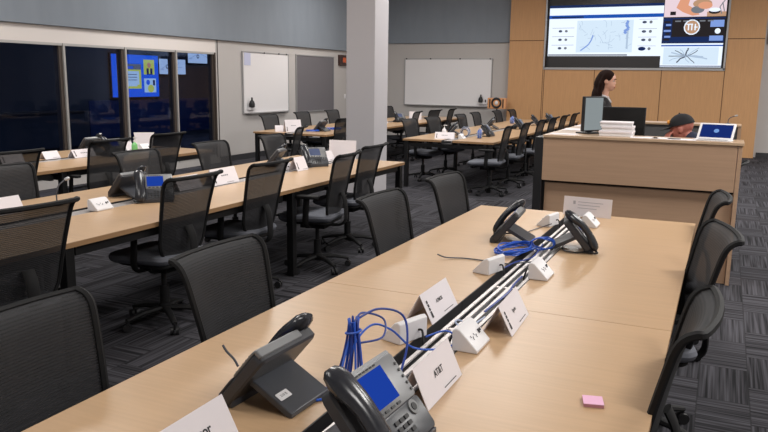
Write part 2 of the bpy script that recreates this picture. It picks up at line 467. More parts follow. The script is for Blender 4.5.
for q in (-.91, -.84, -.77): line(m3, [(q, 2.94), (q, 2.80)], .025, 4, 2)
line(m3, [(-.96, 2.935), (-.82, 2.935)], .022, 5, 2); line(m3, [(-.79, 2.87), (-.72, 2.87)], .022, 5, 2)
flat(m3, -.46, -.18, 2.87, 3.02, 2, 3); flat(m3, -.46, -.18, 2.57, 2.68, 2, 3); disc(m3, -.3, 2.78, .06, 3, 2)
for k in range(7): flat(m3, -1.43+.02*(k % 3), -1.30+.02*(k % 2), 2.58+.065*k, 2.62+.065*k, 2, 3 if k % 2 else 0)
for k in range(5): flat(m3, -1.2+.17*k, -1.08+.17*k, 2.99, 3.02, 2, 5)
m3.build('status_display', mm, vw, smooth=False)
m4 = MB(); mm4 = [M['e_pinkw'], M['e_flesh'], M['e_tan'], M['e_white'], M['e_dark'], M['e_grey'], M['e_blue']]
flat(m4, -1.45, -.16, 3.1, 3.9, 0, 0)
m4.quad((-1.1, sy-.003, 3.55), (-1.2, sy-.003, 3.3), (-1.05, sy-.003, 3.2), (-.85, sy-.003, 3.12), (-.7, sy-.003, 3.14), (-.78, sy-.003, 3.25), (-.95, sy-.003, 3.35), (-.9, sy-.003, 3.6), mi=1)
disc(m4, -.66, 3.38, .2, 2, 2, ry=.1); disc(m4, -.6, 3.34, .15, 3, 1, ry=.08); disc(m4, -.75, 3.25, .14, 2, 5, ry=.08)
disc(m4, -.4, 3.2, .12, 3, 4, ry=.05); disc(m4, -.4, 3.24, .12, 4, 3, ry=.045)
line(m4, [(-.25, 3.15), (-.3, 3.3), (-.2, 3.45)], .02, 3, 5); line(m4, [(-.2, 3.2), (-.25, 3.4)], .02, 3, 5); flat(m4, -1.32, -1.2, 3.14, 3.22, 2, 4)
flat(m4, -.55, -.16, 3.1, 3.2, 1, 2)
m4.build('photo_display', mm4, vw, smooth=False)

# ------------------------------------------------------------------ wall fittings
def board(name, label, cat, face, wall, a0, a1, z0, z1, tray=True):
    # wall 'L': on left wall, a = y ; wall 'B': back wall, a = x
    if wall == 'L': t = thing(name, label, cat, (XL, (a0+a1)/2, z0), R(90))
    else: t = thing(name, label, cat, ((a0+a1)/2, YB, z0), 0)
    # local: x along wall, -y out of wall.  rot 90: local x -> +Y, local -y -> +X
    w, h = (a1-a0)/2, z1-z0
    MB().box(-w+.02, w-.02, -.028, -.002, .02, h-.02).build('panel', face, t)
    f = MB(); f.box(-w, w, -.036, -.002, 0, .022).box(-w, w, -.036, -.002, h-.022, h).box(-w, -w+.022, -.036, -.002, .022, h-.022).box(w-.022, w, -.036, -.002, .022, h-.022)
    f.build('frame', M['alu'], t)
    if tray: MB().box(-w+.1, w-.1, -.09, -.036, .0, .012).build('pen_tray', M['alu'], t)
    return t, w, h
t, w, h = board('whiteboard', 'white magnetic whiteboard on the left wall beside the windows', 'whiteboard', M['board'], 'L', 12.27, 13.97, .9, 2.13)
k = MB()
for x in (-.1, .45): k.cyl((x, -.036, h-.01), (x, -.05, h-.01), .015, n=10)
k.cyl((w-.1, -.036, h-.01), (w-.1, -.05, h-.01), .015, n=10); k.build('clip', M['black'], t)
MB().box(-w+.06, -w+.27, -.034, -.0285, h-.27, h-.03).build('notice_sheet', mat('lilac_sheet', (196, 200, 226), .8), t)
def marker_kit(loc, rz, label):
    t = thing('marker_caddy', label, 'marker holder', loc, rz)
    MB().box(-.11, .13, -.06, 0, 0, .05).build('holder', M['white'], t, bevel=.005)
    MB().lathe([(.03, 0), (.055, .01), (.06, .07), (.045, .12), (.02, .15), (.018, .2), (.005, .205)], (-.03, -.06, .045)).build('spray_bottle', M['black'], t)
    MB().cyl((.09, -.03, .04), (.09, -.03, .12), .014).build('marker', M['ink'], t)
marker_kit((XL+.037, 12.50, .98), R(90), 'white caddy with a black bottle stuck on the left wall whiteboard')
board('pinboard', 'grey felt pinboard in a silver frame on the left wall', 'pinboard', M['pin'], 'L', 14.29, 16.04, .86, 2.14, False)
t, w, h = board('whiteboard', 'long white whiteboard on the back wall left of the wood panelling', 'whiteboard', M['board'], 'B', -7.93, -5.49, .95, 2.18)
k = MB()
for x in (-w+.06, -w+.75, .35, w-.06): k.cyl((x, -.036, h-.01), (x, -.052, h-.01), .018, n=10)
k.build('clip', M['black'], t)
marker_kit((-5.72, YB-.037, 1.02), 0, 'white caddy with a black bottle on the back wall whiteboard')
t = thing('wall_clock', 'small dark digital clock with amber digits by the column', 'clock', (XL, 16.53, 1.94), R(90))
MB().box(-.24, .24, -.06, 0, 0, .26).build('case', M['redbrown'], t, bevel=.01)
text_obj('88', .17, M['e_led'], t, Matrix.Translation((0, -.0615, .13)) @ Matrix.Rotation(PI/2, 4, 'X'), 'digits')
tag(MB().box(XL, XL+.012, 16.62, 16.7, 1.13, 1.24).build('light_switch', M['white'], bevel=.003), 'small white switch plate on the left wall beside the column', 'switch')
# orange framed dial on its stand
t = thing('equipment_case', 'orange case with a round black dial on a thin stand', 'case', (-5.2, 18.1, 0))
t.scale = (.85, .85, 1)
MB().rbox(-.28, .28, -.07, .07, .93, 1.2, r=.03, e=.01).build('case_body', M['orange'], t)
k = MB(); k.tube([(.13*math.cos(a*PI/8), -.08, 1.08+.11*math.sin(a*PI/8)) for a in range(16)], .028, closed=True); k.build('dial_ring', M['black'], t)
MB().ball((0, -.08, 1.08), (.05, .02, .05)).build('dial_hub', M['white'], t)
for sx in (-1, 1): MB().box(sx*.2-.015, sx*.2+.015, -.085, -.07, .96, 1.17).build('latch', M['black'], t)
k = MB(); k.cyl((0, 0, .02), (0, 0, .94), .02)
for a in (90, 210, 330): k.tube([(0, 0, .12), (.2*math.cos(R(a)), .2*math.sin(R(a)), .012)], .012)
k.build('stand', M['blackmetal'], t)
# TV in the room beyond the glass
t = thing('television', 'bright blue video call screen seen through the second pair of windows', 'screen', (-13.849, 14.76, 1.06), R(90))
MB().box(-.86, .86, -.06, 0, 0, 1.12).build('case', M['black'], t, bevel=.01)
k = MB(); sy = -.062
flat(k, -.83, .83, .03, 1.09, 0, 0)
flat(k, -.66, .18, .24, .86, 1, 1); flat(k, -.66, .18, .72, .86, 2, 4); flat(k, -.58, .1, .34, .68, 2, 2); flat(k, -.56, .02, .3, .36, 3, 2)
for z in (.45, .52, .59): flat(k, -.5, .02, z, z+.015, 3, 3)
flat(k, -.35, -.1, .74, .8, 3, 0); flat(k, -.6, -.42, .06, .2, 1, 3)
flat(k, .28, .68, .6, .98, 1, 1); disc(k, .48, .84, .07, 2, 5); flat(k, .38, .6, .6, .76, 2, 3); flat(k, .46, .51, .62, .76, 3, 1)
flat(k, .28, .72, .14, .5, 1, 2); disc(k, .42, .4, .07, 2, 0); disc(k, .52, .24, .12, 2, 1, ry=.1); flat(k, .6, .68, .32, .46, 2, 3)
k.build('screen', [M['e_tvblue'], M['e_tvyellow'], M['e_tvpale'], M['e_navy'], M['e_grey'], M['e_flesh']], t, smooth=False)
for (y0, y1, z0, z1, lb) in ((15.62, 16.72, 1.66, 2.10, 'pale blue glowing panel imitating the map wall reflection, right of the video call screen'),
                            (16.8, 18.3, 1.98, 2.40, 'wide pale glowing panel imitating the map wall reflection in the last window pane')):
    t = thing('screen_reflection', lb, 'screen', (-13.845, (y0+y1)/2, z0), R(90)); w = (y1-y0)/2; h = z1-z0  # glowing panel added to imitate the video wall's reflection in the glass
    MB().box(-w, w, -.05, 0, 0, h).build('case', M['black'], t)
    k = MB(); sy = -.052; flat(k, -w+.02, w-.02, .02, h-.02, 0, 0)
    line(k, [(-w+.1, .15), (-w*.3, .3), (.1, .2), (w*.5, .34)], .02, 1, 1); disc(k, -w*.4, h*.5, .06, 1, 2); disc(k, -w*.4, h*.5, .03, 2, 0)
    flat(k, -w+.05, -w+.2, h*.3, h*.36, 1, 1); flat(k, w*.3, w*.7, h*.45, h*.5, 1, 1)
    k.build('screen', [M['e_map'], M['e_mapline'], M['e_ink']], t, smooth=False)
# boards leaning and desks inside the dim room
t = thing('credenza', 'low dark cabinet against the far wall beyond the windows', 'cabinet', (-13.4, 11.2, 0))
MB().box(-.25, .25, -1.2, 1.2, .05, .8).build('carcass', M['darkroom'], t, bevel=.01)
MB().box(-.27, .27, -1.22, 1.22, .8, .83).build('worktop', M['bronze'], t)
MB().box(-.22, .22, -1.15, 1.15, 0, .05).build('plinth', M['black'], t)
tag(MB().box(-13.848, -13.83, 6.0, 7.0, .5, 1.6).build('poster', mat('dim_paper', (70, 72, 84), .8)), 'dim grey poster on the far wall beyond the windows', 'poster')

# ------------------------------------------------------------------ bench tables
def make_table(name, label, x0, x1, y0, last=False, L=2.29, h=.74):
    t = thing(name, label, 'table', ((x0+x1)/2, y0, 0)); w = (x1-x0)/2
    e = .0015
    g = .085
    for a, b in ((-w, -g), (g, w)):
        tp = MB().box(a, b, e, L-e, h-.004, h).build('tabletop', M['top'], t)
        MB().box(a+.0005, b-.0005, e+.0005, L-e-.0005, h-.030, h-.004).build('edge_band', M['edge'], tp)
    MB().box(-g, -g+.004, e, L-e, h-.06, h-.001).box(g-.004, g, e, L-e, h-.06, h-.001).box(-g+.004, g-.004, e, L-e, h-.06, h-.054).build('cable_trough', M['trough'], t)
    k = MB()
    for i in range(4):
        x = -.034+i*.034; k.box(x-.007, x+.007, e, L-e, h-.010, h-.004)
    k.box(-.04, .07, .3, .32, h-.054, h-.010).box(-.04, .07, L-.32, L-.3, h-.054, h-.010)
    k.build('slat', M['slat'], t)
    for sx in (-1, 1):
        for y in ((.045,) if not last else (.045, L-.045)):
            MB().box(sx*(w-.05)-.03, sx*(w-.05)+.03, y-.03, y+.03, .0, h-.031).build('leg', M['blackmetal'], t, bevel=.004)
    k = MB()
    for sx in (-1, 1): k.box(sx*(w-.06)-.02, sx*(w-.06)+.02, .1, L-.1, h-.09, h-.031)
    for y in (.045, L-.045): k.box(-w+.08, w-.09, y-.02, y+.02, h-.115, h-.062)
    k.build('frame', M['blackmetal'], t)
    return t
S = 2.29
make_table('bench_table', 'near section of the front maple table, phones on it', -1.53, -.105, 5.03-2*S)
make_table('bench_table', 'far section of the front maple table, nearest the beige console', -1.53, -.105, 5.03-S, True)
for i, lb in enumerate(('section of the second maple table run at the left picture edge', 'middle section of the second maple table run, phone and power box on it', 'end section of the second maple table run, nearest the column')):
    make_table('bench_table', lb, -4.47, -3.11, 7.33-(3-i)*S, i == 2)
for i, lb in enumerate(('section of the maple table run along the windows, at the left edge', 'maple table section along the windows with the green sanitizer bottle')):
    make_table('bench_table', lb, -7.06, -5.68, 7.33-(2-i)*S, i == 1)
for i, lb in enumerate(('front section of the far maple table by the column, with white sign on it', 'middle section of the far maple table before the wood wall', 'rearmost section of the far maple table before the wood wall')):
    make_table('bench_table', lb, -4.42, -3.0, 10.32+i*S, i == 2)
for i, lb in enumerate(('front section of the maple table under the left wall whiteboard', 'middle section of the maple table beside the grey pinboard', 'rearmost section of the maple table in the back left corner')):
    make_table('bench_table', lb, -7.1, -5.72, 10.25+i*S, i == 2)

# ------------------------------------------------------------------ task chairs
def back_profile(z):  # centre y of the mesh at height z
    P = [(.47, -.185), (.55, -.195), (.65, -.212), (.75, -.232), (.85, -.255), (.91, -.270), (.945, -.284), (.966, -.303), (.976, -.326), (.976, -.338)]
    return P
def halfw(z): return .198+(z-.47)/.5*.055
def make_chair(label):
    t = thing('task_chair', label, 'chair')
    P = back_profile(0); rings = []
    nu = 9
    for z, (zz, y) in [(p[0], p) for p in P]:
        w = halfw(min(z, .95)) if y > -.32 else .248
        if y < -.33: w = .243
        if z < .5: w = .16
        rings.append([Vector((w*u, y+.028*abs(u)**2.2, z)) for u in [(-1+2*i/(nu-1)) for i in range(nu)]])
    MB().rings(rings, cap=False, closed=False).build('backrest_mesh', M['weave'], t)
    # side and bottom/top frame
    left = [r[0] for r in rings]; right = [r[-1] for r in rings]
    lp = [rings[0][i] for i in range(nu)]+right[1:]+[rings[-1][i] for i in range(nu-2, -1, -1)]+list(reversed(left[1:-1]))
    sp = smoothpts(lp, 2, True)
    MB().tube(sp, .0125, n=6, closed=True).build('backrest_frame', M['frame'], t)
    # bracket: from back at z~.62 down behind then forward under the seat
    br = smoothpts([(0, -.222, .66), (0, -.25, .60), (0, -.262, .50), (0, -.255, .42), (0, -.20, .385), (0, -.10, .385), (0, 0, .395)], 4)
    MB().tube(br, .036, n=10, flat=.35, up=(0, 1, 0)).build('back_support', M['frame'], t)
    # seat
    k = MB(); rr = []
    for z, ins in ((.432, .03), (.445, .008), (.465, .0), (.483, .008), (.492, .03)):
        ring = []
        for cx, cy, a0, r in ((.15, .20, 0, .09), (-.15, .20, 90, .09), (-.16, -.13, 180, .07), (.16, -.13, 270, .07)):
            for i in range(6):
                a = R(a0+18*i); rad = r-ins
                dz = -.014 if cy > 0 else .0
                ring.append(Vector((cx+rad*math.cos(a), cy+rad*math.sin(a), z+dz)))
        rr.append(ring)
    k.rings(rr).build('seat_cushion', M['seat'], t)
    k = MB(); k.rbox(-.2, .2, -.17, .23, .405, .434, r=.06, e=.008); k.box(-.09, .09, -.1, .12, .355, .405); k.build('seat_pan', M['frame'], t)
    k = MB(); k.tube([(.09, .06, .38), (.2, .06, .375), (.27, .06, .37)], .008, n=6); k.ball((.275, .06, .37), (.02, .03, .012), n=8, m=5); k.build('lever', M['frame'], t)
    for sx in (-1, 1):
        k = MB()
        pts = smoothpts([(sx*.12, 0, .39), (sx*.225, 0, .392), (sx*.262, 0, .43), (sx*.265, -.005, .52), (sx*.262, -.01, .63)], 4)
        k.tube(pts, [.028]*len(pts), n=8, flat=.4, up=(1, 0, 0))
        k.rbox(sx*.262-.036, sx*.262+.036, -.12, .11, .628, .655, r=.03, e=.006)
        k.build('armrest', M['frame'], t)
    MB().cyl((0, 0, .12), (0, 0, .25), .032, n=14).cyl((0, 0, .25), (0, 0, .36), .018, n=12).build('gas_lift', M['blackmetal'], t)
    k = MB(); k.lathe([(.03, .075), (.045, .085), (.045, .125), (.03, .135)], n=15)
    for i in range(5):
        a = 2*PI*i/5+.3; ux, uy = math.cos(a), math.sin(a)
        k.tube([(.03*ux, .03*uy, .105), (.16*ux, .16*uy, .095), (.275*ux, .275*uy, .07)], [.028, .024, .018], n=8, flat=.7)
    k.build('star_base', M['frame'], t)
    for i in range(5):
        a = 2*PI*i/5+.3; cx, cy = .275*math.cos(a), .275*math.sin(a); b = a+1.2
        dx, dy = math.cos(b), math.sin(b); k = MB()
        for s in (-1, 1): k.cyl((cx+s*.008*dx, cy+s*.008*dy, .026), (cx+s*.026*dx, cy+s*.026*dy, .026), .026, n=14)
        k.cyl((cx, cy, .03), (cx, cy, .07), .008, n=8)
        k.build('caster', M['black'], t)
    return t
chair0 = None
FAC = {'+x': -90, '-x': 90, '-y': 180, '+y': 0}
def chair(mx, my, zt, face, jit, label, group):
    # mx,my: centre of the top of the back; zt: height of the top
    global chair0
    s = zt/.976
    phi = R(FAC[face]+jit); off = .305
    ox, oy = mx-off*math.sin(phi), my+off*math.cos(phi)
    if chair0 is None:
        chair0 = make_chair(label); c = chair0; c.location = (ox, oy, 0); c.rotation_euler = (0, 0, phi); c.scale = (1, 1, s); c['group'] = group
    else: c = dup(chair0, label, (ox, oy, 0), phi, group, (1, 1, s))
    return c
def ray(x, y, z): q = (1.62-z)/.65; return x*q, y*q
G = 'task chairs round the front table'
# left side of the front table, facing it
for (x, y, z, j, lb) in ((-1.74, 1.33, .975, 2, 'black mesh chair in the bottom left corner of the picture, facing the front table'),
                        (-1.73, 2.23, .975, 0, 'black mesh chair beside the front table, straight behind the near rear-facing phone'),
                        (-1.74, 3.73, .975, -2, 'black mesh chair third from the camera on the window side of the front table'),
                        (-1.71, 4.69, .975, -4, 'black mesh chair at the far left corner of the front table')):
    chair(x, y, z, '+x', j, lb, G)
for (x, y, z, j, lb) in ((.01, 1.10, .975, 0, 'black ribbed chair top at the bottom edge right of the front table'),
                        (.005, 2.22, .985, -2, 'black mesh chair tucked to the right table edge beside the pink notes'),
                        (.055, 3.5, .985, 12, 'black mesh chair turned slightly, second along the right edge of the front table'),
                        (.04, 4.70, .97, 4, 'black mesh chair beside the console at the far right table corner')):
    chair(x, y, z, '-x', j, lb, G)
G = 'task chairs round the second table run'
for (x, y, z, j, lb) in ((-3.12, 2.58, 1.01, -4, 'see-through mesh chair at the left edge, back to camera, at the second table run'),
                        (-3.17, 3.92, 1.01, 0, 'mesh chair with its back to camera in front of the lit blue phone'),
                        (-3.18, 4.87, 1.01, 0, 'mesh chair with its back to camera right of the white double sign card'),
                        (-2.98, 5.80, 1.01, 8, 'turned mesh chair with grey seat showing at the second table run'),
                        (-3.13, 6.66, 1.01, 2, 'mesh chair with back to camera at the column end of the second table run')):
    x, y = ray(x, y, z); chair(x, y, z, '-x', j, lb, G)
for (x, y, z, j, lb) in ((-4.62, 3.55, .975, 0, 'dark mesh chair behind the bent blue microphone, beyond the second table run'),
                        (-4.62, 4.88, .975, 0, 'dark mesh chair beyond the second table run, behind its two phones'),
                        (-4.66, 5.95, .975, 0, 'dark mesh chair beyond the second table run, right of the see-through chair near the windows'),
                        (-4.68, 7.08, .975, 3, 'dark mesh chair beyond the second table run, below the maple table at the whiteboard')):
    chair(x, y, z, '+x', j, lb, G)
chair(-5.05, 8.45, .99, '-x', 20, 'dark chair pulled out beside the column, in front of the table at the whiteboard', G)
G = 'task chairs along the window table'
for (x, y, z, j, lb) in ((-5.46, 4.40, 1.0, 0, 'see-through mesh chair at the left edge against the window table'),
                        (-5.68, 5.70, 1.0, 2, 'see-through mesh chair with a phone behind it at the window table'),
                        (-5.80, 6.72, 1.0, 0, 'dark see-through mesh chair right of the green sanitizer bottle')):
    x, y = ray(x, y, z); chair(x, y, z, '-x', j, lb, G)
G = 'task chairs round the whiteboard table'
for (x, y, j, lb) in ((-7.28, 10.95, 0, 'dark chair against the left wall under the whiteboard'),
                     (-7.42, 12.3, 0, 'dark chair between the whiteboard and the pinboard'),
                     (-7.42, 13.5, 0, 'dark chair under the grey pinboard'),
                     (-7.42, 14.9, 0, 'dark chair by the left wall, partly hidden by the column'),
                     (-7.42, 16.3, 0, 'dark chair in the back left corner seen right of the column')):
    chair(x, y, .975, '+x', j, lb, G)
for (x, y, j, lb) in ((-5.6, 10.75, -4, 'dark chair with back to camera left of the column, under the clock'),
                     (-5.62, 13.95, 8, 'dark chair at the back left table just right of the column'),
                     (-5.62, 14.95, -6, 'dark tilted chair in the middle under the back wall whiteboard'),
                     (-5.55, 15.85, 6, 'tall looking dark chair under the back whiteboard, fifth right of the column')):
    chair(x, y, .985, '-x', j, lb, G)
G = 'task chairs round the far table'
for (x, y, j, lb) in ((-4.74, 11.25, -6, 'dark blue-black chair at the front left corner of the far table'),
                     (-4.66, 12.12, -6, 'dark blue-black chair second along the left side of the far table'),
                     (-4.62, 13.5, 0, 'dark chair third along the left side of the far table, right of the white bottle'),
                     (-4.66, 14.55, 0, 'dark chair fourth along the left side of the far table'),
                     (-4.52, 15.65, 0, 'dark chair below the right end of the back wall whiteboard'),
                     (-4.45, 16.6, 0, 'dark chair under the orange case on its stand')):
    chair(x, y, .975, '+x', j, lb, G)
for (x, y, j, lb) in ((-2.84, 10.75, 4, 'black chair with back to camera at the front right corner of the far table'),
                     (-2.82, 11.75, 2, 'second black chair along the right side of the far table'),
                     (-2.82, 12.85, 0, 'third black chair along the right side of the far table'),
                     (-2.82, 13.8, 0, 'fourth black chair along the right side of the far table, just left of the monitor'),
                     (-2.82, 14.8, 0, 'fifth black chair along the right side of the far table'),
                     (-2.82, 15.9, 0, 'rearmost black chair on the right side of the far table')):
    x, y = ray(x, y, 1.0); x = max(x, -2.76); chair(x, y, 1.0, '-x', j, lb, G)

# ------------------------------------------------------------------ desk phones
def make_phone(label, lit=True):
    t = thing('desk_phone', label, 'phone')
    th = R(50); c, s = math.cos(th), math.sin(th)
    # panel frame: u right, v up the panel, w out of it
    T = Matrix(((1, 0, 0, 0), (0, c, -s, -.085), (0, s, c, .022), (0, 0, 0, 1)))
    MB().rbox(-.13, .13, 0, .205, -.036, 0, r=.018, T=T, e=.006).build('body', M['pback'], t)
    k = MB(); k.rbox(-.066, .127, .088, .203, .0, .007, r=.012, T=T, e=.002); k.rbox(-.066, .127, .196, .211, -.022, .004, r=.006, T=T, e=.003); k.build('silver_bezel', M['psilver'], t)
    k = MB()
    for q in range(6): k.box(-.04+q*.015, -.029+q*.015, .1945, .1985, .0071, .0078, T=T)
    k.build('bezel_print', M['ink'], t)
    MB().box(-.052, .062, .108, .190, .0071, .0085, T=T).build('display', M['pscreen'] if lit else M['pscreenoff'], t)
    MB().rbox(-.066, .127, .004, .088, .0, .006, r=.012, T=T, e=.002).build('keypad_plate', M['pdark'], t)
    k = MB()
    for i in range(4): k.rbox(-.045+i*.027, -.029+i*.027, .094, .100, .007, .010, r=.002, T=T)
    for r_ in range(4):
        for q in range(3): k.rbox(-.012+q*.022, .004+q*.022, .012+r_*.0155, .022+r_*.0155, .006, .010, r=.003, T=T)
    for r_ in range(3):
        for q in (-.052, -.034): k.rbox(q, q+.012, .014+r_*.016, .022+r_*.016, .006, .009, r=.002, T=T)
    for q in range(5): k.cyl(T @ Vector((.116, .105+q*.017, .006)), T @ Vector((.116, .105+q*.017, .0095)), .0038, n=8)
    k.build('keypad', M['pbtn'], t)
    k = MB(); k.cyl(T @ Vector((.083, .07, .006)), T @ Vector((.083, .07, .010)), .017, n=18); k.build('navigation_ring', M['psilver'], t)
    MB().cyl(T @ Vector((.083, .07, .010)), T @ Vector((.083, .07, .012)), .009, n=14).build('navigation_button', M['pbtn'], t)
    # handset: arched bar along v, thick pads at the ends
    rr = []
    for v, w, hw, hh in ((-.018, .010, .018, .006), (-.010, .012, .030, .018), (.008, .014, .036, .025), (.03, .019, .036, .025), (.052, .027, .033, .021), (.075, .032, .031, .019),
                        (.105, .034, .030, .018), (.135, .033, .031, .019), (.16, .029, .033, .021), (.182, .021, .036, .025), (.208, .017, .036, .025), (.230, .014, .031, .019), (.242, .012, .018, .008)):
        rr.append([T @ Vector((-.102+hw*math.cos(2*PI*q/12), v, w+hh*math.sin(2*PI*q/12))) for q in range(12)])
    MB().rings(rr).build('handset', M['pgloss'], t)
    # foot stand: sloping slab behind
    k = MB(); k.prism([(-.03, .080), (-.012, .092), (.135, .014), (.135, .0), (.12, .0)], -.092, .092, 'x'); k.box(-.12, .12, -.09, -.04, 0, .026)
    k.build('foot_stand', M['pdark'], t, bevel=.003)
    MB().tube(smoothpts([(-.1, -.085, .02), (-.125, -.11, .008), (-.14, -.08, .008), (-.13, -.04, .008), (-.15, -.0, .008), (-.13, .05, .008), (-.08, .07, .01)], 5), .005, n=6).build('handset_cord', M['black'], t)
    return t
zt = .7405
ph = make_phone('dark phone seen from behind, nearest left on the front table beside the bottom name card')
ph.location = (-1.09, 1.635, zt); ph.rotation_euler = (0, 0, R(-93))
k = MB(); T = Matrix.Translation((0, .083, .0416)) @ Matrix.Rotation(-R(28), 4, 'X')
k.rbox(.03, .08, -.0125, .0125, .0, .0015, r=.003, T=T); 
stk = k.build('asset_sticker', M['white'], ph); 
text_obj('210 B', .012, M['ink'], stk, T @ Matrix.Translation((.055, 0, .002)) @ Matrix.Rotation(PI, 4, 'Z'))
GP = 'desk phones'
ph['group'] = GP
pb = make_phone('grey phone with a lit blue display at the bottom centre of the front table')
pb.location = (-.70, 1.505, zt); pb.rotation_euler = (0, 0, R(86)); pb['group'] = GP
for nm in ('',):
    pass
def phone(x, y, rz, lb, src=None): 
    src = src or pb
    return dup(src, lb, (x, y, zt), R(rz), GP)
phone(-1.04, 3.98, -84, 'black phone seen from behind beside the blue cable coil on the front table')
phone(-.665, 3.95, 100, 'dark phone standing over the slats at the far end of the front table')
phone(-3.99, 4.14, -92, 'dark phone seen from behind on the second table run, left of the blue-lit phone')
phone(-3.66, 4.05, 46, 'phone with a lit blue display on the second table run')
phone(-4.08, 6.30, -75, 'dark phone rising above a chair back on the second table run')
pd = make_phone('phone with a pale display at the column end of the second table run', False); pd.location = (-3.76, 6.50, zt); pd.rotation_euler = (0, 0, R(50)); pd['group'] = GP
phone(-6.16, 6.2, 85, 'dark phone on the window table behind a see-through chair')
phone(-6.62, 6.3, -90, 'dark phone on the window table facing the windows')
phone(-6.2, 10.95, -90, 'dark phone on the whiteboard table beside its blue cables', pd)
phone(-6.3, 12.2, -80, 'dark phone on the whiteboard table under the pinboard', pd)
phone(-3.95, 11.3, -75, 'dark phone on the far table right of the white sign', pd)
phone(-3.45, 11.5, 85, 'dark phone on the far table beside the blue cable loops', pd)
phone(-3.95, 13.4, -85, 'dark phone midway along the far table', pd)
phone(-3.45, 13.6, 80, 'dark phone in the middle of the far table, beyond the second chair', pd)
phone(-3.4, 16.0, 75, 'black phone near the rear end of the far table', pd)
phone(-3.5, 15.0, 95, 'black phone next to the rear phone on the far table', pd)
phone(-6.2, 14.3, 60, 'dark phone on the back left table right of the column', pd)

# ------------------------------------------------------------------ power boxes (white wedges)
def make_power(label):
    t = thing('power_box', label, 'power outlet')
    # local +x = user side slope, length along y
    k = MB(); k.prism([(-.045, 0), (.062, 0), (.062, .012), (-.012, .088), (-.03, .094), (-.045, .085)], -.088, .088, 'y')
    k.build('housing', M['white'], t, bevel=.004)
    T = Matrix.Translation((.027, 0, .0505)) @ Matrix.Rotation(R(45.8), 4, 'Y')
    k = MB()
    for y in (-.045, -.008):
        for a, b in ((-.008, -.006), (.006, .006)): k.box(a-.004, a+.006, y+b-.0015, y+b+.0015, .0, .002, T=T)
        k.cyl(T @ Vector((.0, y+.012, 0)), T @ Vector((0, y+.012, .002)), .003, n=8)
    k.build('outlet_slots', M['greyink'], t)
    k = MB(); k.box(-.012, .006, .038, .05, 0, .0025, T=T); k.box(-.012, .0, .058, .068, 0, .0025, T=T); k.build('data_port', M['ink'], t)
    MB().tube(smoothpts([(-.045, -.03, .04), (-.065, -.03, .04), (-.08, -.02, .0), (-.085, -.02, -.03)], 4), .005, n=8).build('feed_cable', M['black'], t)
    return t
pw = make_power('white wedge power box right of the slats, next to the central name card'); pw.location = (-.715, 2.27, zt); pw['group'] = 'white power boxes'; pw.scale = (.82, .82, .82)
def power(x, y, flip, lb, dr=0): return dup(pw, lb, (x, y, zt), R(180 if flip else 0)+R(dr), 'white power boxes', (.82, .82, .82))
power(-.935, 2.24, 1, 'white wedge power box left of the slats, below the folded card', -18)
power(-.935, 3.25, 1, 'white wedge power box left of the slats, in front of the cable coil', -15)
power(-.705, 3.27, 0, 'white wedge power box right of the slats, in front of the cable coil')
power(-.935, 4.52, 1, 'white wedge power box at the far end, left of the slats', -12)
power(-.70, 4.62, 0, 'white wedge power box at the far end behind the upright phone')
power(-3.73, 3.60, 0, 'white wedge power box on the second table run beside its phones')
power(-3.85, 6.05, 1, 'white power box on the second table run near the pale display phone')
power(-6.32, 6.86, 0, 'white power box on the window table behind the sanitizer bottle')
power(-3.62, 10.75, 0, 'white power box at the front end of the far table')

# ------------------------------------------------------------------ name cards
def tent(x, y, rz, text, label, w=.28, h=.105, d=.055, size=.03, logo=True, foot=True, name='name_card', pitch=0):
    t = thing(name, label, 'name card', (x, y, zt), R(rz), 'folded name cards')
    th = .0012
    L = math.hypot(d, h)
    k = MB()
    for sgn in (-1, 1):
        k.add([(-w/2, sgn*d, 0), (w/2, sgn*d, 0), (w/2, 0, h), (-w/2, 0, h), (-w/2, sgn*(d-.003), 0), (w/2, sgn*(d-.003), 0), (w/2, 0, h-.003), (-w/2, 0, h-.003)],
              [(0, 1, 2, 3), (4, 7, 6, 5), (0, 4, 5, 1), (1, 5, 6, 2), (0, 3, 7, 4)])
    k.build('folded_card', M['paper'], t, smooth=False)
    a = math.atan2(h, d)
    T = Matrix.Translation((0, -d/2-.0012, h/2)) @ Matrix.Rotation(a, 4, 'X')
    if text == '~':
        k = MB()
        for q in range(4): k.box(-.045+q*.024, -.028+q*.024, .0, .010, 0, .0006, T=T)
        k.build('faint_print', M['greyink'], t)
    elif text: text_obj(text, size, M['ink'], t, T @ Matrix.Translation((.0, .004, 0)), bold=.0006)
    if foot: 
        k = MB(); 
        for q in range(9): k.box(.0+q*.011, .009+q*.011, -L/2+.012, -L/2+.0145, 0, .0006, T=T)
        k.build('footer_line', M['ink'], t)
    if logo:
        k = MB()
        for q, (hh, ww) in enumerate(((.016, .010), (.011, .008), (.011, .007), (.011, .008), (.011, .007))):
            k.box(-w/2+.028-ww/2, -w/2+.028+ww/2+.004, -L/2+.02+q*.014, -L/2+.02+q*.014+hh, 0, .0006, T=T)
        k.build('logo_mark', M['ink'], t)
    return t
tent(-.705, 1.88, 90, 'AT&T', 'white folded name card nearest the right side of the big lit phone', w=.28, h=.11, d=.05, size=.027, logo=False)
tent(-.955, 2.55, 90, 'ATMOS', 'white folded name card left of the slats, behind a power box', w=.28, size=.019)
tent(-.665, 2.555, 92, 'Sprint', 'white folded name card right of the slats, beyond the power box', w=.28, size=.019)
tent(-1.075, 1.27, 90, 'Oncor', 'white folded name card cut off by the bottom left picture edge', w=.25, size=.034, logo=False, foot=False)
t = tag(MB().box(-.72, -.66, 1.50, 1.66, zt, zt+.002).build('paper_card', M['paper']), 'small flat white card under the right side of the lit phone', 'card')
tent(-4.15, 3.18, 90, '', 'white card at the left picture edge on the second table run', logo=False)
tent(-3.73, 2.55, 90, '~', 'white card showing through the leftmost see-through chair', logo=False)
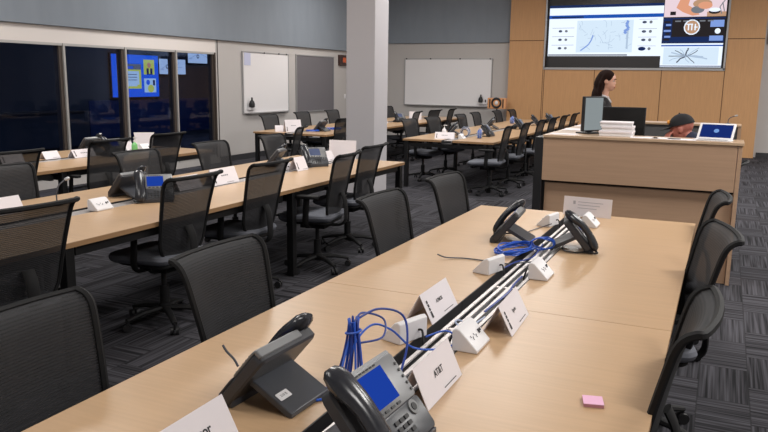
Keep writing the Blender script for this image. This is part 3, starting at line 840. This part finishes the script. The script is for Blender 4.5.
tent(-3.80, 5.02, 90, '~', 'wide white card with small lettering right of the lit blue phone chair', w=.34, h=.13, size=.02)
tent(-3.85, 4.62, 90, '', 'white card behind the chair back on the second table run', logo=False)
tent(-3.90, 6.98, 90, '', 'white card right of the pale display phone', w=.26, logo=False)
tent(-3.72, 6.12, 90, '', 'white card left of the pale display phone', w=.2, h=.13)
tent(-6.36, 5.93, 90, '~', 'long white name card on the window table', w=.3, h=.085, size=.025)
tent(-6.50, 5.62, 90, '', 'short white name card left of the long card on the window table', w=.2, h=.08, logo=False)
tent(-6.45, 4.75, 90, '~', 'white card seen through the chair at the left edge', w=.28, size=.02)
tent(-6.45, 5.1, 90, '', 'grey looking card seen through the left edge chair, beside another card', w=.26)
tent(-6.48, 6.72, 90, '', 'white card beside the green sanitizer bottle', w=.16, logo=False)
tent(-6.52, 10.55, 60, '~', 'white name card on the front of the whiteboard table', w=.3, h=.2, size=.04)
tent(-6.75, 10.5, 40, '', 'small white card left of the bigger card on the whiteboard table', w=.14, h=.1, logo=False)
tent(-3.85, 10.62, 10, '~', 'white sign at the front end of the far table', w=.30, h=.10, size=.025)
tent(-6.3, 13.6, 80, '', 'white card on the back left table right of the column', w=.3, h=.15, logo=False)
# upright sheets
def sheet(x, y, rz, w, h, lean, label, name='paper_sheet', txt=True, taper=0):
    t = thing(name, label, 'paper', (x, y, zt), R(rz))
    T = Matrix.Rotation(-R(lean), 4, 'X')
    k = MB(); k.add([T @ Vector(p) for p in ((-w/2+taper, 0, 0), (w/2-taper, 0, 0), (w/2, 0, h), (-w/2, 0, h), (-w/2+taper, .002, 0), (w/2-taper, .002, 0), (w/2, .002, h), (-w/2, .002, h))],
                   [(0, 1, 2, 3), (4, 7, 6, 5), (0, 4, 5, 1), (1, 5, 6, 2), (2, 6, 7, 3), (3, 7, 4, 0)])
    k.build('sheet', M['paper'], t, smooth=False)
    # strut behind
    k = MB(); k.add([Vector((-.05, .07, 0)), Vector((.05, .07, 0)), T @ Vector((.05, .002, h*.6)), T @ Vector((-.05, .002, h*.6)), Vector((-.05, .072, 0)), Vector((.05, .072, 0)), T @ Vector((.05, .004, h*.6)), T @ Vector((-.05, .004, h*.6))],
                   [(0, 1, 2, 3), (4, 7, 6, 5), (0, 4, 5, 1), (1, 5, 6, 2), (2, 6, 7, 3), (3, 7, 4, 0)])
    k.build('easel_back', M['paper'], t, smooth=False)
    if txt:
        k = MB()
        for i in range(3):
            k.box(-w*.2, w*.32-.02*i, -.001, 0, h*(.72-.16*i), h*(.75-.16*i), T=T)
        k.box(-w*.3, -w*.25, -.001, 0, h*.6, h*.78, T=T); k.build('print', mat('faint_print', (176, 174, 182), .8), t)
    return t
sheet(-.775, 4.94, -6, .32, .125, 6, 'white printed sheet standing at the far end of the front table')
sheet(-3.82, 7.22, 12, .31, .21, 5, 'pale sheet leaning at the column end of the second table run', txt=False)
sheet(-6.46, 7.0, 40, .24, .2, 10, 'white tilted sheet behind the sanitizer bottle on the window table', txt=False, taper=.03)
sheet(-6.5, 12.9, 20, .25, .2, 5, 'white sheet on the whiteboard table near the column', txt=False)
sheet(-6.3, 15.4, 10, .28, .18, 5, 'white sheet on the back left table under the whiteboard', txt=False)
# sticky notes
t = thing('sticky_notes', 'small pink sticky note pad on the bare maple table', 'note pad', (-.262, 1.99, zt), R(14))
t.scale = (.84, .84, .9)
MB().box(-.032, .032, -.034, .034, 0, .009).build('note_block', mat('pink_paper_edge', (186, 130, 140), .8), t)
MB().box(-.0325, .0325, -.0345, .0345, .009, .011).build('top_note', M['pink'], t)
# sanitizer
t = thing('sanitizer_bottle', 'clear green hand sanitizer pump bottle on the window table', 'bottle', (-6.22, 6.58, zt))
MB().lathe([(.028, 0), (.034, .004), (.034, .08), (.03, .1), (.014, .115), (.013, .122)]).build('bottle', M['sanit'], t)
MB().lathe([(.015, .122), (.015, .14), (.005, .142), (.005, .165), (.012, .167), (.012, .178)]).box(-.006, .04, -.006, .006, .168, .177).build('pump', M['bottlew'], t)
t = thing('pump_bottle', 'white pump bottle standing at the front of the far table', 'bottle', (-3.95, 10.86, zt))
MB().lathe([(.03, 0), (.036, .004), (.036, .1), (.03, .125), (.014, .14)]).build('bottle', M['white'], t)
MB().lathe([(.012, .14), (.012, .155), (.005, .157), (.005, .18), (.014, .182), (.014, .195)]).box(-.006, .045, -.006, .006, .183, .194).build('pump', M['bottlew'], t)
# gooseneck microphone on second table
def mic(x, y, z, lb, rz=0, h=.17):
    t = thing('gooseneck_microphone', lb, 'microphone', (x, y, z), R(rz))
    MB().lathe([(.03, 0), (.032, .008), (.012, .016)]).build('base', M['cablegrey'], t)
    MB().tube(smoothpts([(0, 0, .01), (0, 0, h*.5), (.02, 0, h*.8), (.07, 0, h)], 5), .005, n=8).build('neck', M['cablegrey'], t)
    MB().tube([(.065, 0, h-.002), (.075, 0, h+.003), (.1, 0, h+.008)], [.007, .012, .01], n=10).build('capsule', M['alu'], t)
mic(-4.10, 3.58, zt, 'thin bent grey microphone on the second table run near the left edge', 80)

# ------------------------------------------------------------------ cables
def cable(name, pts, r, m, label, n=7, cat='cable', group=None, step=7):
    o = MB().tube(smoothpts(pts, step), r, n=n).build(name, m); return tag(o, label, cat, group)
z0 = zt+.005
bx, by = -.945, 1.87
def bundle():
    t = thing('network_cable', 'tied bundle of blue network cables standing behind the lit phone', 'cable', (bx, by, zt))
    rs = random.Random(5)
    for i in range(8):
        a = 2*PI*i/8; c, s_ = math.cos(a), math.sin(a)
        p = [(.03*c+.01, .035*s_-.03, .004), (.022*c+.005, .028*s_-.015, .05), (.014*c, .02*s_-.003, .11), (.012*c-.004, .016*s_, .15), (.014*c-.01, .02*s_+.01, .168+rs.uniform(-.008, .008)), (.008*c-.016, .018*s_+.02, .150)]
        MB().tube(smoothpts(p, 6), .0034, n=6).build('strand', M['blue'] if i % 3 else M['navy'], t)
    k = MB(); k.tube(smoothpts([(-.02, -.02, .135), (.012, -.022, .142), (.02, .0, .145), (0, .02, .14), (-.02, .01, .135)], 4, True), .0036, n=6, closed=True); k.build('tie', M['blue'], t)
    return t
bundle()
cable('network_cable', [(bx, by, zt+.165), (bx-.01, by+.07, zt+.175), (bx+.03, by+.14, zt+.14), (bx+.05, by+.09, zt+.10), (bx+.01, by+.01, zt+.10)], .0034, M['navy'], 'dark blue cable loop at the top of the standing bundle')
cable('network_cable', [(bx-.01, by+.01, zt+.165), (bx+.01, by+.14, zt+.170), (bx+.07, by+.20, zt+.14), (bx+.12, by+.12, zt+.08), (bx+.14, by+.02, zt+.02), (bx+.14, by-.02, zt-.02)], .0038, M['navy'], 'dark blue cable arching from the bundle down into the slats')
cable('network_cable', [(bx+.0, by-.05, zt+.02), (bx+.0, by+.0, zt+.10), (bx+.01, by+.10, zt+.13), (bx+.05, by+.16, zt+.10), (bx+.10, by+.22, zt+.03), (bx+.17, by+.30, zt+.012), (bx+.20, by+.38, zt+.02), (bx+.14, by+.42, zt+.03), (bx+.08, by+.38, zt+.012)], .0035, M['blue'], 'blue cable curling over the slats beside the left power box')
cable('network_cable', [(-.99, 1.655, zt+.012), (-.95, 1.66, z0), (-.93, 1.74, z0), (bx-.01, by-.06, zt+.05), (bx-.012, by-.01, zt+.12), (bx-.01, by, zt+.165)], .0038, M['blue'], 'blue cable running from the rear-facing phone foot up to the bundle')
cable('network_cable', [(-.99, 1.70, zt+.012), (-.97, 1.74, z0), (-.965, 1.80, zt+.03), (-.965, 1.85, zt+.10), (bx-.02, by, zt+.16)], .0036, M['navy'], 'dark blue cable rising from the rear-facing phone to the bundle')
cable('network_cable', [(-1.205, 1.575, zt+.150), (-1.19, 1.572, zt+.135), (-1.165, 1.57, zt+.118), (-1.15, 1.568, zt+.10)], .0035, M['cablegrey'], 'short grey cable end sticking out above the rear-facing phone')
# coil
def coil(cx, cy, rx, ry, turns, label, zt0=zt, r=.0035, m='blue', rot=0, seed=1):
    rs = random.Random(seed); pts = []
    n = turns*10
    for i in range(n+1):
        a = 2*PI*i/10; k = 1+rs.uniform(-.16, .14)
        x, y = rx*k*math.cos(a), ry*k*math.sin(a); c, s = math.cos(rot), math.sin(rot)
        pts.append((cx+x*c-y*s, cy+x*s+y*c, zt0+r+.022*i/n+rs.uniform(0, .012)))
    o = MB().tube(smoothpts(pts, 3), r, n=6).build('cable_coil', M[m]); return tag(o, label, 'cable', 'blue cable coils')
coil(-.935, 3.70, .07, .15, 9, 'flat blue cable coil on the front table between the two far phones', rot=R(-15))
def wrap():
    pts = []
    rs = random.Random(9)
    for i in range(56):
        a = 2*PI*i/10; pts.append((-.815+.06*math.cos(a), 3.80+.02*math.cos(a)+rs.uniform(-.03, .03)+.0006*i, zt+.035+.03*math.sin(a)))
    return tag(MB().tube(smoothpts(pts, 3), .0035, n=6).build('cable_coil', M['blue']), 'blue cable coil lying over the slats beside the dark upright phone', 'cable', 'blue cable coils')
wrap()
cable('network_cable', [(-1.24, 3.36, z0+.02), (-1.2, 3.38, z0+.004), (-1.12, 3.42, z0), (-1.02, 3.42, z0), (-.93, 3.40, z0), (-.86, 3.44, z0), (-.74, 3.52, z0+.01)], .0036, M['cablegrey'], 'dark grey cable with a loose end left of the blue coil')
cable('network_cable', [(-.95, 3.24, zt+.02), (-.89, 3.3, z0+.004), (-.86, 3.42, z0+.01), (-.80, 3.52, z0+.02), (-.80, 3.75, z0+.04)], .0036, M['navy'], 'dark blue cable from the coil to the left power box')
cable('network_cable', [(-.76, 3.16, zt+.02), (-.77, 3.06, z0), (-.76, 2.94, z0), (-.765, 2.8, z0), (-.78, 2.66, z0-.01)], .0045, M['navy'], 'dark blue cable along the slats behind the right name card')
cable('network_cable', [(-.745, 2.28, zt+.05), (-.79, 2.34, zt+.05), (-.80, 2.42, zt+.03), (-.77, 2.46, z0), (-.76, 2.6, z0-.01)], .0035, M['paleblue'], 'pale blue cable loop over the central power box')
cable('network_cable', [(-1.02, 4.08, z0), (-.98, 4.3, z0), (-.95, 4.42, z0), (-.9, 4.44, z0+.02)], .003, M['cablegrey'], 'thin grey cable behind the black rear-facing phone')
cable('network_cable', [(-3.70, 6.68, z0), (-3.62, 6.78, z0+.04), (-3.62, 6.95, z0+.07), (-3.70, 7.0, z0+.05), (-3.74, 6.85, z0)], .004, M['cablegrey'], 'thin grey cable loop beside the pale display phone')
coil(-6.25, 10.75, .11, .09, 6, 'blue cable coil on the whiteboard table', seed=2)
coil(-6.2, 11.4, .12, .12, 6, 'blue cable heap farther along the whiteboard table', seed=3)
coil(-6.15, 12.6, .1, .14, 5, 'blue cable heap on the table beside the pinboard', seed=4)
coil(-3.98, 11.05, .05, .09, 5, 'dark blue cable coil beside the white sign on the far table', m='navy', seed=5)
# upright rolled loops near headset on far table
def loops(x, y, lb, m, rz, seed):
    t = thing('cable_loops', lb, 'cable', (x, y, zt), R(rz), 'standing cable loops'); rs = random.Random(seed)
    for i in range(5):
        h = .062+rs.uniform(-.01, .015); dx = -.03+.015*i
        MB().tube(smoothpts([(dx+.01*math.cos(a*PI/5), .075*math.cos(a*PI/5)+rs.uniform(-.008, .008), h+.006+h*math.sin(a*PI/5)) for a in range(10)], 3, True), .006, n=6, closed=True).build('loop', M[m] if i % 2 else M['paleblue'], t)
    return t
loops(-3.42, 11.0, 'upright white and blue cable loops on the far table near its right corner', 'blue', 30, 1)
loops(-3.7, 11.15, 'grey and blue cable heap at the centre of the far table', 'cablegrey', 80, 2)
loops(-4.05, 15.3, 'bright blue upright cable loops on the far table', 'blue', 10, 3)

# ------------------------------------------------------------------ console
cx0, cx1, cy0 = -1.42, .12, 6.45
t = thing('reception_console', 'beige veneer U shaped console at the right end of the front table', 'console', (0, 0, 0))
MB().box(cx0, cx1, cy0, cy0+.03, .765, 1.14).build('upper_fascia', M['console'], t, bevel=.002)
MB().box(cx0+.02, cx1, cy0+.05, cy0+.08, .0, .75).build('lower_fascia', M['console'], t)
MB().box(cx0+.02, cx1, cy0+.045, cy0+.09, .745, .77).build('shadow_gap', M['shadowgap'], t)
MB().box(cx0-.005, cx1+.045, cy0-.01, cy0+.36, 1.14, 1.165).box(cx0-.005, cx0+.33, cy0+.36, 9.75, 1.14, 1.165).build('counter_top', M['consoletop'], t, bevel=.003)
MB().box(cx1+.005, cx1+.035, cy0, cy0+.36, 0, 1.14).build('end_panel', M['console'], t, bevel=.002)
MB().box(cx0-.075, cx0-.0, cy0+.0, 9.75, 0, 1.14).build('side_panel', M['black'], t, bevel=.003)
MB().box(cx0+.33, cx1, cy0+.36, 7.55, .71, .74).build('desk_top', M['consoletop'], t)
MB().box(cx0+.3, cx0+.33, cy0+.36, 9.75, 0, 1.14).build('inner_panel', mat('grey_laminate', (110, 110, 112), .6), t)
greyp = M['pin']
MB().box(cx0+.34, .2, 9.75, 10.1, 1.115, 1.14).build('rear_counter_top', M['consoletop'], t, bevel=.003)
MB().box(cx0+.34, .16, 9.8, 9.83, 0, 1.112).build('rear_inner_panel', mat('grey_laminate_rear', (96, 96, 98), .6), t)
MB().box(.16, .2, 9.76, 10.08, 0, 1.114).build('rear_end_panel', M['console'], t)
zc = 1.1655
# monitors
def monitor(x, y, z, rz, w, h, lb, face, up=.06, tilt=0, edge='alu'):
    t = thing('computer_monitor', lb, 'monitor', (x, y, z), R(rz))
    MB().box(-w/2, w/2, -.012, .02, up, up+h).build('casing', M['black'], t, bevel=.004)
    MB().box(-w/2+.012, w/2-.012, -.0145, -.012, up+.012, up+h-.012).build('display', face, t)
    k = MB(); k.rbox(-.11, .11, -.06, .1, 0, .012, r=.02, e=.003); k.box(-.03, .03, .021, .045, .01, up+h*.5); k.build('stand', M['black'], t)
    return t
monitor(-1.075, 6.83, zc, 60, .26, .31, 'monitor with a pale grey display angled on the console top', M['e_mon'], up=.02)
monitor(-.895, 7.42, .7405, -2, .44, .3, 'black switched-off monitor behind the stacked white boxes', mat('screen_off', (12, 12, 14), .35), up=.35)
# white box stack
for i, (dx, dz, w, d, h, lb) in enumerate(((0, 0, .27, .22, .045, 'white flat box, bottom of the stack on the console'), (.01, .0455, .255, .21, .04, 'white flat box, middle of the stack on the console'), (-.005, .086, .262, .2, .035, 'white flat box, top of the stack on the console'))):
    t = thing('paper_box', lb, 'box', (-.835+dx, 6.68, zc+dz), R(2*i), 'white boxes stacked on the console')
    MB().box(-w/2, w/2, -d/2, d/2, 0, h*.6).build('tray', M['white'], t, bevel=.002)
    MB().box(-w/2-.004, w/2+.004, -d/2-.004, d/2+.004, h*.6, h).build('lid', M['paper'], t, bevel=.002)
for i, (x, y, rz, lb) in enumerate(((-1.3, 7.3, 4, 'white paper on the left arm of the console top'), (-1.3, 8.0, -3, 'white paper farther back on the left console arm'), (-.60, 6.56, 8, 'white paper strip in front of the black monitor'), (-.42, 6.57, -3, 'white paper beside the man in the cap'), (-1.28, 6.60, 0, 'white paper at the front left console corner'), (-.30, 6.53, 2, 'small white paper left of the tablet'))):
    o = MB().box(-.11, .11, -.15 if i in (0, 1) else -.08, .15 if i in (0, 1) else .08, 0, .003).build('paper_sheet', M['paper']); o.location = (x, y, zc); o.rotation_euler = (0, 0, R(rz)); tag(o, lb, 'paper')
# tablet / laptop showing screen to the camera
t = thing('laptop', 'white laptop with a dark blue screen on the right end of the console', 'laptop', (-.065, 6.57, zc), R(-10))
T = Matrix.Translation((0, .05, .008)) @ Matrix.Rotation(R(90-44), 4, 'X')
MB().rbox(-.155, .155, -.09, .06, 0, .01, r=.01, e=.002).build('base', M['white'], t)
MB().rbox(-.15, .15, .0, .185, -.004, .004, r=.008, T=T, e=.001).build('lid', M['white'], t)
MB().box(-.13, .13, .018, .168, .0042, .0052, T=T).build('display', M['e_tab'], t)
k = MB(); k.rings([[T @ Vector((r*math.cos(2*PI*a/16), .095+r*math.sin(2*PI*a/16), z)) for a in range(16)] for r, z in ((.022, .0053), (.022, .006))]); k.build('display_mark', M['e_tabc'], t)
MB().box(-.12, .12, -.075, .02, .0101, .0115).build('keyboard', M['greyink'], t); t.scale = (.93, .93, .93)
mic(.05, 9.9, 1.1405, 'short black microphone on the rear counter above the laptop', 0, .1)

# ------------------------------------------------------------------ people
def capsule(k, a, b, ra, rb, n=14):
    a, b = Vector(a), Vector(b); k.tube([a, (a+b)/2, b], [ra, (ra+rb)/2, rb], n=n); k.ball(a, ra, n=n, m=8); k.ball(b, rb, n=n, m=8)
def hand(k, wrist, d, palm_n, curl=.35, s=1.0):
    # wrist point, direction d, palm normal; five fingers
    d = Vector(d).normalized(); nn = Vector(palm_n); nn = (nn-d*nn.dot(d)).normalized(); side = d.cross(nn)
    w = Vector(wrist); pc = w+d*.045*s
    T = Matrix((side, d, nn)).transposed().to_4x4()
    k.ball(pc, (.040*s, .052*s, .016*s), n=12, m=8, T=T.to_3x3())
    for i, (o, l) in enumerate(((-.030, .068), (-.010, .078), (.010, .074), (.029, .058))):
        p0 = w+d*.085*s+side*o*s; dd = (d+nn*curl).normalized(); p1 = p0+dd*l*.5*s; dd2 = (d+nn*curl*2.4).normalized(); p2 = p1+dd2*l*.5*s
        k.tube([p0-d*.01, p1, p2], [.0095*s, .0088*s, .0075*s], n=8); k.ball(p2, .0075*s, n=8, m=5); k.ball(p1, .009*s, n=8, m=5)
    p0 = w+d*.03*s-side*.036*s; p1 = p0+(d*.6-side*.8).normalized()*.035*s; p2 = p1+(d*.9-side*.25+nn*.3).normalized()*.032*s
    k.tube([p0, p1, p2], [.012*s, .0105*s, .0085*s], n=8); k.ball(p2, .0085*s, n=8, m=5)
def head_shape(k, T, s=1.0):
    # local: +x = face direction, z up, origin at head centre; height .235
    def B(c, r): k.ball(T @ Vector(c), r, n=20, m=14, T=T.to_3x3())
    B((-.008*s, 0, .03*s), (.098*s, .076*s, .088*s))       # cranium
    B((.022*s, 0, -.03*s), (.070*s, .062*s, .085*s))       # face
    B((.040*s, 0, -.085*s), (.042*s, .040*s, .030*s))      # jaw / chin
    B((.072*s, 0, -.098*s), (.017*s, .018*s, .014*s))
    k.rings([[T @ Vector(p) for p in ((.082*s, -.007*s, .012*s), (.082*s, .007*s, .012*s), (.086*s, 0, .012*s))], [T @ Vector(p) for p in ((.080*s, -.017*s, -.036*s), (.080*s, .017*s, -.036*s), (.114*s, 0, -.032*s))]])  # nose
    B((.088*s, 0, -.060*s), (.012*s, .024*s, .008*s)); B((.087*s, 0, -.071*s), (.011*s, .021*s, .007*s))
    B((.076*s, 0, .022*s), (.020*s, .050*s, .012*s))      # brow
    for sy_ in (-1, 1): B((-.008*s, sy_*.076*s, -.012*s), (.020*s, .010*s, .032*s))
def face_parts(parent, T, s=1.0, lip='lips'):
    for sg in (-1, 1):
        MB().ball(T @ Vector((.070*s, sg*.030*s, .004*s)), (.011*s, .013*s, .009*s), T=T.to_3x3()).build('eye', M['eyewhite'], parent)
        MB().ball(T @ Vector((.0795*s, sg*.030*s, .004*s)), (.004*s, .006*s, .006*s), T=T.to_3x3()).build('iris', M['eye'], parent)
        MB().tube([T @ Vector(p) for p in ((.094*s, sg*.016*s, .026*s), (.092*s, sg*.032*s, .031*s), (.082*s, sg*.046*s, .026*s))], .0035*s, n=6).build('eyebrow', M['hair'], parent)
    k = MB(); k.ball(T @ Vector((.0965*s, 0, -.061*s)), (.006*s, .022*s, .005*s), T=T.to_3x3()); k.ball(T @ Vector((.0955*s, 0, -.070*s)), (.006*s, .019*s, .006*s), T=T.to_3x3()); k.build('lips', M[lip], parent)

# standing woman, faces +x
def woman(x, y):
    t = thing('person', 'standing person with long dark hair, black jacket and white collar, in profile facing right', 'person', (x, y, 0))
    HT = Matrix.Translation((.035, 0, 1.665)) @ Matrix.Rotation(R(6), 4, 'Y')
    k = MB(); head_shape(k, HT)
    capsule(k, (.0, 0, 1.42), (.015, 0, 1.60), .052, .050)
    k.ball((-.01, 0, 1.30), (.105, .165, .17)); k.ball((0, 0, 1.10), (.095, .13, .17)); k.ball((0, 0, .95), (.12, .165, .14))
    capsule(k, (-.01, -.16, 1.39), (-.01, .16, 1.39), .048, .048)
    for sg in (-1, 1):
        sh = (-.01, sg*.185, 1.385); el = (-.04, sg*.225, 1.09); wr = (.14, sg*.17, .93)
        capsule(k, sh, el, .048, .036); capsule(k, el, wr, .036, .025)
        hand(k, wr, (.9, -sg*.3, -.15), (-.2, -sg*.5, -.8))
        hp = (0, sg*.085, .92); kn = (.02, sg*.085, .49); an = (-.01, sg*.085, .09)
        capsule(k, hp, kn, .085, .055); capsule(k, kn, an, .055, .036)
        k.ball((.05, sg*.085, .035), (.115, .042, .035))
    body = k.build('body', M['skin'], t, remesh=.009)
    face_parts(body, HT)
    # jacket
    k = MB(); k.ball((-.01, 0, 1.29), (.125, .185, .18)); k.ball((0, 0, 1.08), (.118, .155, .19)); k.ball((0, 0, .93), (.14, .185, .13))
    capsule(k, (-.012, -.17, 1.39), (-.012, .17, 1.39), .06, .06); capsule(k, (.01, -.06, 1.40), (.01, .06, 1.40), .075, .075)
    for sg in (-1, 1):
        capsule(k, (-.01, sg*.19, 1.385), (-.04, sg*.228, 1.09), .062, .05); capsule(k, (-.04, sg*.228, 1.09), (.115, sg*.175, .95), .05, .036)
    jk = k.build('jacket', M['jacket'], t, remesh=.011)
    k = MB(); k.tube(smoothpts([(.05, -.055, 1.47), (-.045, -.05, 1.50), (-.05, .05, 1.50), (.05, .055, 1.47)], 4), .012, n=8)
    for sg in (-1, 1): k.add([(.055, sg*.05, 1.48), (.100, sg*.012, 1.41), (.075, sg*.062, 1.44), (.052, sg*.05, 1.465), (.094, sg*.012, 1.402), (.070, sg*.062, 1.432)], [(0, 1, 2), (3, 5, 4), (0, 3, 4, 1), (1, 4, 5, 2), (2, 5, 3, 0)])
    k.build('collar', M['shirt'], t)
    k = MB()
    for sg in (-1, 1):
        capsule(k, (0, sg*.088, .93), (.02, sg*.088, .49), .1, .075); capsule(k, (.02, sg*.088, .49), (-.01, sg*.088, .1), .075, .06)
    k.build('trousers', M['trouser'], t, remesh=.012)
    for sg in (-1, 1): MB().rbox(-.08, .17, sg*.085-.045, sg*.085+.045, 0, .06, r=.04, e=.015).build('shoe', M['black'], t)
    # hair: cap plus long fall behind the shoulders
    k = MB()
    k.ball(HT @ Vector((-.022, 0, .040)), (.105, .088, .092), T=HT.to_3x3())
    k.ball((-.045, 0, 1.62), (.075, .090, .13)); k.ball((-.075, 0, 1.46), (.070, .105, .16)); k.ball((-.085, 0, 1.32), (.055, .10, .12))
    for sg in (-1, 1):
        k.tube(smoothpts([(.02, sg*.066, 1.745), (-.01, sg*.086, 1.68), (-.03, sg*.086, 1.58), (-.03, sg*.095, 1.46), (-.01, sg*.11, 1.34), (.02, sg*.10, 1.26)], 4), [.02]*6*1 + [.03]*15, n=8)
    k.build('hair', M['hair'], t, remesh=.010)
    return t
woman(-1.335, 9.2).scale = (1, 1, .985)

def man(x, y):
    # seated behind the console, leaning forward on one hand, faces -x; built facing +x then turned
    t = thing('person', 'seated person in a black cap with gold badge, head bowed behind the console', 'person', (x, y, 0), R(168))
    HT = Matrix.Translation((.10, 0, 1.195)) @ Matrix.Rotation(R(16), 4, 'Y') @ Matrix.Scale(1.06, 4)
    k = MB(); head_shape(k, HT, 1.04)
    capsule(k, (-.06, 0, 1.03), (.06, 0, 1.15), .058, .056)
    k.ball((-.11, 0, .88), (.125, .19, .19)); k.ball((-.15, 0, .66), (.14, .17, .17)); k.ball((-.17, 0, .54), (.15, .18, .11))
    capsule(k, (-.08, -.17, 1.0), (-.08, .17, 1.0), .06, .06)
    # arm on the desk propping the chin, other resting
    capsule(k, (-.08, .20, .98), (.14, .21, .80), .055, .045); capsule(k, (.14, .21, .80), (.215, .10, 1.03), .044, .03)
    hand(k, (.215, .10, 1.03), (-.05, -.25, .9), (-.5, -.8, .1), .4, 1.05)
    capsule(k, (-.08, -.20, .98), (.12, -.24, .79), .055, .045); capsule(k, (.12, -.24, .79), (.34, -.13, .785), .044, .03)
    hand(k, (.34, -.13, .785), (.9, .35, 0), (0, 0, -1), .15, 1.05)
    for sg in (-1, 1):
        capsule(k, (-.15, sg*.1, .55), (.28, sg*.12, .55), .09, .065); capsule(k, (.28, sg*.12, .55), (.30, sg*.12, .1), .06, .04); k.ball((.36, sg*.12, .04), (.13, .045, .04))
    body = k.build('body', M['ruddy'], t, remesh=.009)
    face_parts(body, HT, 1.04)
    k = MB(); k.ball((-.11, 0, .88), (.145, .21, .2)); k.ball((-.15, 0, .66), (.165, .195, .19)); capsule(k, (-.08, -.18, .995), (-.08, .18, .995), .08, .08); capsule(k, (-.08, 0, 1.0), (.0, 0, 1.10), .085, .078)
    capsule(k, (-.08, .20, .98), (.13, .215, .80), .072, .06); capsule(k, (-.08, -.20, .98), (.11, -.24, .80), .072, .06)
    capsule(k, (.13, .215, .80), (.18, .16, .92), .056, .05); capsule(k, (.11, -.24, .80), (.24, -.18, .79), .056, .046)
    k.build('shirt', M['navyshirt'], t, remesh=.012)
    k = MB()
    k.ball((-.17, 0, .53), (.165, .195, .10))
    for sg in (-1, 1): capsule(k, (-.15, sg*.1, .55), (.28, sg*.12, .55), .10, .08); capsule(k, (.28, sg*.12, .55), (.30, sg*.12, .12), .078, .06)
    k.build('trousers', M['trouser'], t, remesh=.013)
    for sg in (-1, 1): MB().rbox(.22, .50, sg*.12-.05, sg*.12+.05, 0, .07, r=.045, e=.015).build('shoe', M['black'], t)
    # cap: dome + brim
    cp = MB(); rr = []
    for a in (0, 10, 22, 35, 50, 65, 80, 88):
        ca, sa = math.cos(R(a)), math.sin(R(a))
        rr.append([HT @ Vector((-.008+.112*ca*math.cos(2*PI*q/24), .092*ca*math.sin(2*PI*q/24), .032+.105*sa+.0)) for q in range(24)])
    cp.rings(rr); capo = cp.build('cap', M['cap'], t)
    k = MB(); n = 12; up, dn = [], []
    for i in range(n+1):
        a = R(-62+124*i/n); up.append((-.008+.108*math.cos(a), .088*math.sin(a))); 
    for i in range(n+1):
        a = R(-62+124*i/n); dn.append((.055+.130*math.cos(a)**.7 if math.cos(a) > 0 else .055, .088*math.sin(a)))
    r1 = [HT @ Vector((u, v, .036-.004*0)) for u, v in up]+[HT @ Vector((u, v, .028-.9*v*v)) for u, v in reversed(dn)]
    r2 = [HT @ Vector((u, v, .042)) for u, v in up]+[HT @ Vector((u, v, .033-.9*v*v)) for u, v in reversed(dn)]
    k.rings([r1, r2]).build('brim', M['cap'], capo)
    k = MB(); k.ball(HT @ Vector((.088, .035, .082)), (.014, .026, .020), T=HT.to_3x3()); k.build('badge', M['logo'], capo)
    MB().ball(HT @ Vector((-.008, 0, .139)), .008).build('button', M['cap'], capo)
    return t
man(-.26, 7.55)
c = dup(chair0, 'task chair the person in the cap sits on behind the console', (-.11, 7.53, 0), R(78), 'task chairs at the console', (1, 1, .93))

pb.scale = (1.08, 1.08, 1.08); pb.location = (-.69, 1.49, zt)

# ------------------------------------------------------------------ lights
def area(x, y, sx, sy_, p, col=(1, .97, .93)):
    l = bpy.data.lights.new('ceiling_or_fill_lamp', 'AREA'); l.shape = 'RECTANGLE'; l.size = sx; l.size_y = sy_; l.energy = p; l.color = col
    o = bpy.data.objects.new('ceiling_or_fill_lamp', l); C.objects.link(o); o.location = (x, y, HC-.06)
    return o
for x in (-6.6, -2.8, 2.3):
    for y in (.6, 5.2, 9.8, 14.4):
        area(x, y, 1.3, 1.3, (93 if x < 0 else 180) if y > .9 else (58 if x < 0 else 105))
for y in (6, 15):
    o = area(-11.4, y, .6, .6, 80, (.7, .8, 1))  # fill light added to brighten the room beyond the glass
w = bpy.data.worlds.new('world'); sc.world = w; w.use_nodes = True
w.node_tree.nodes['Background'].inputs[0].default_value = (.8, .85, 1, 1); w.node_tree.nodes['Background'].inputs[1].default_value = .2

# ------------------------------------------------------------------ camera
f, yaw, pit, roll = 734.6, .4287, .1839, .01372
cy_, sy_ = math.cos(yaw), math.sin(yaw); cp_, sp_ = math.cos(pit), math.sin(pit)
fwd = Vector((-sy_*cp_, cy_*cp_, -sp_)); right = Vector((cy_, sy_, 0)); up = right.cross(fwd)
r2 = math.cos(roll)*right+math.sin(roll)*up; u2 = -math.sin(roll)*right+math.cos(roll)*up
cam = bpy.data.cameras.new('camera'); co = bpy.data.objects.new('camera', cam); C.objects.link(co)
mw = Matrix((r2, u2, -fwd)).transposed().to_4x4(); mw.translation = (0, 0, 1.62); co.matrix_world = mw
cam.sensor_width = 36; cam.lens = f/768*36; cam.clip_start = .05; cam.clip_end = 100
sc.camera = co
sc.view_settings.view_transform = 'Standard'; sc.view_settings.look = 'None'; sc.view_settings.exposure = 0
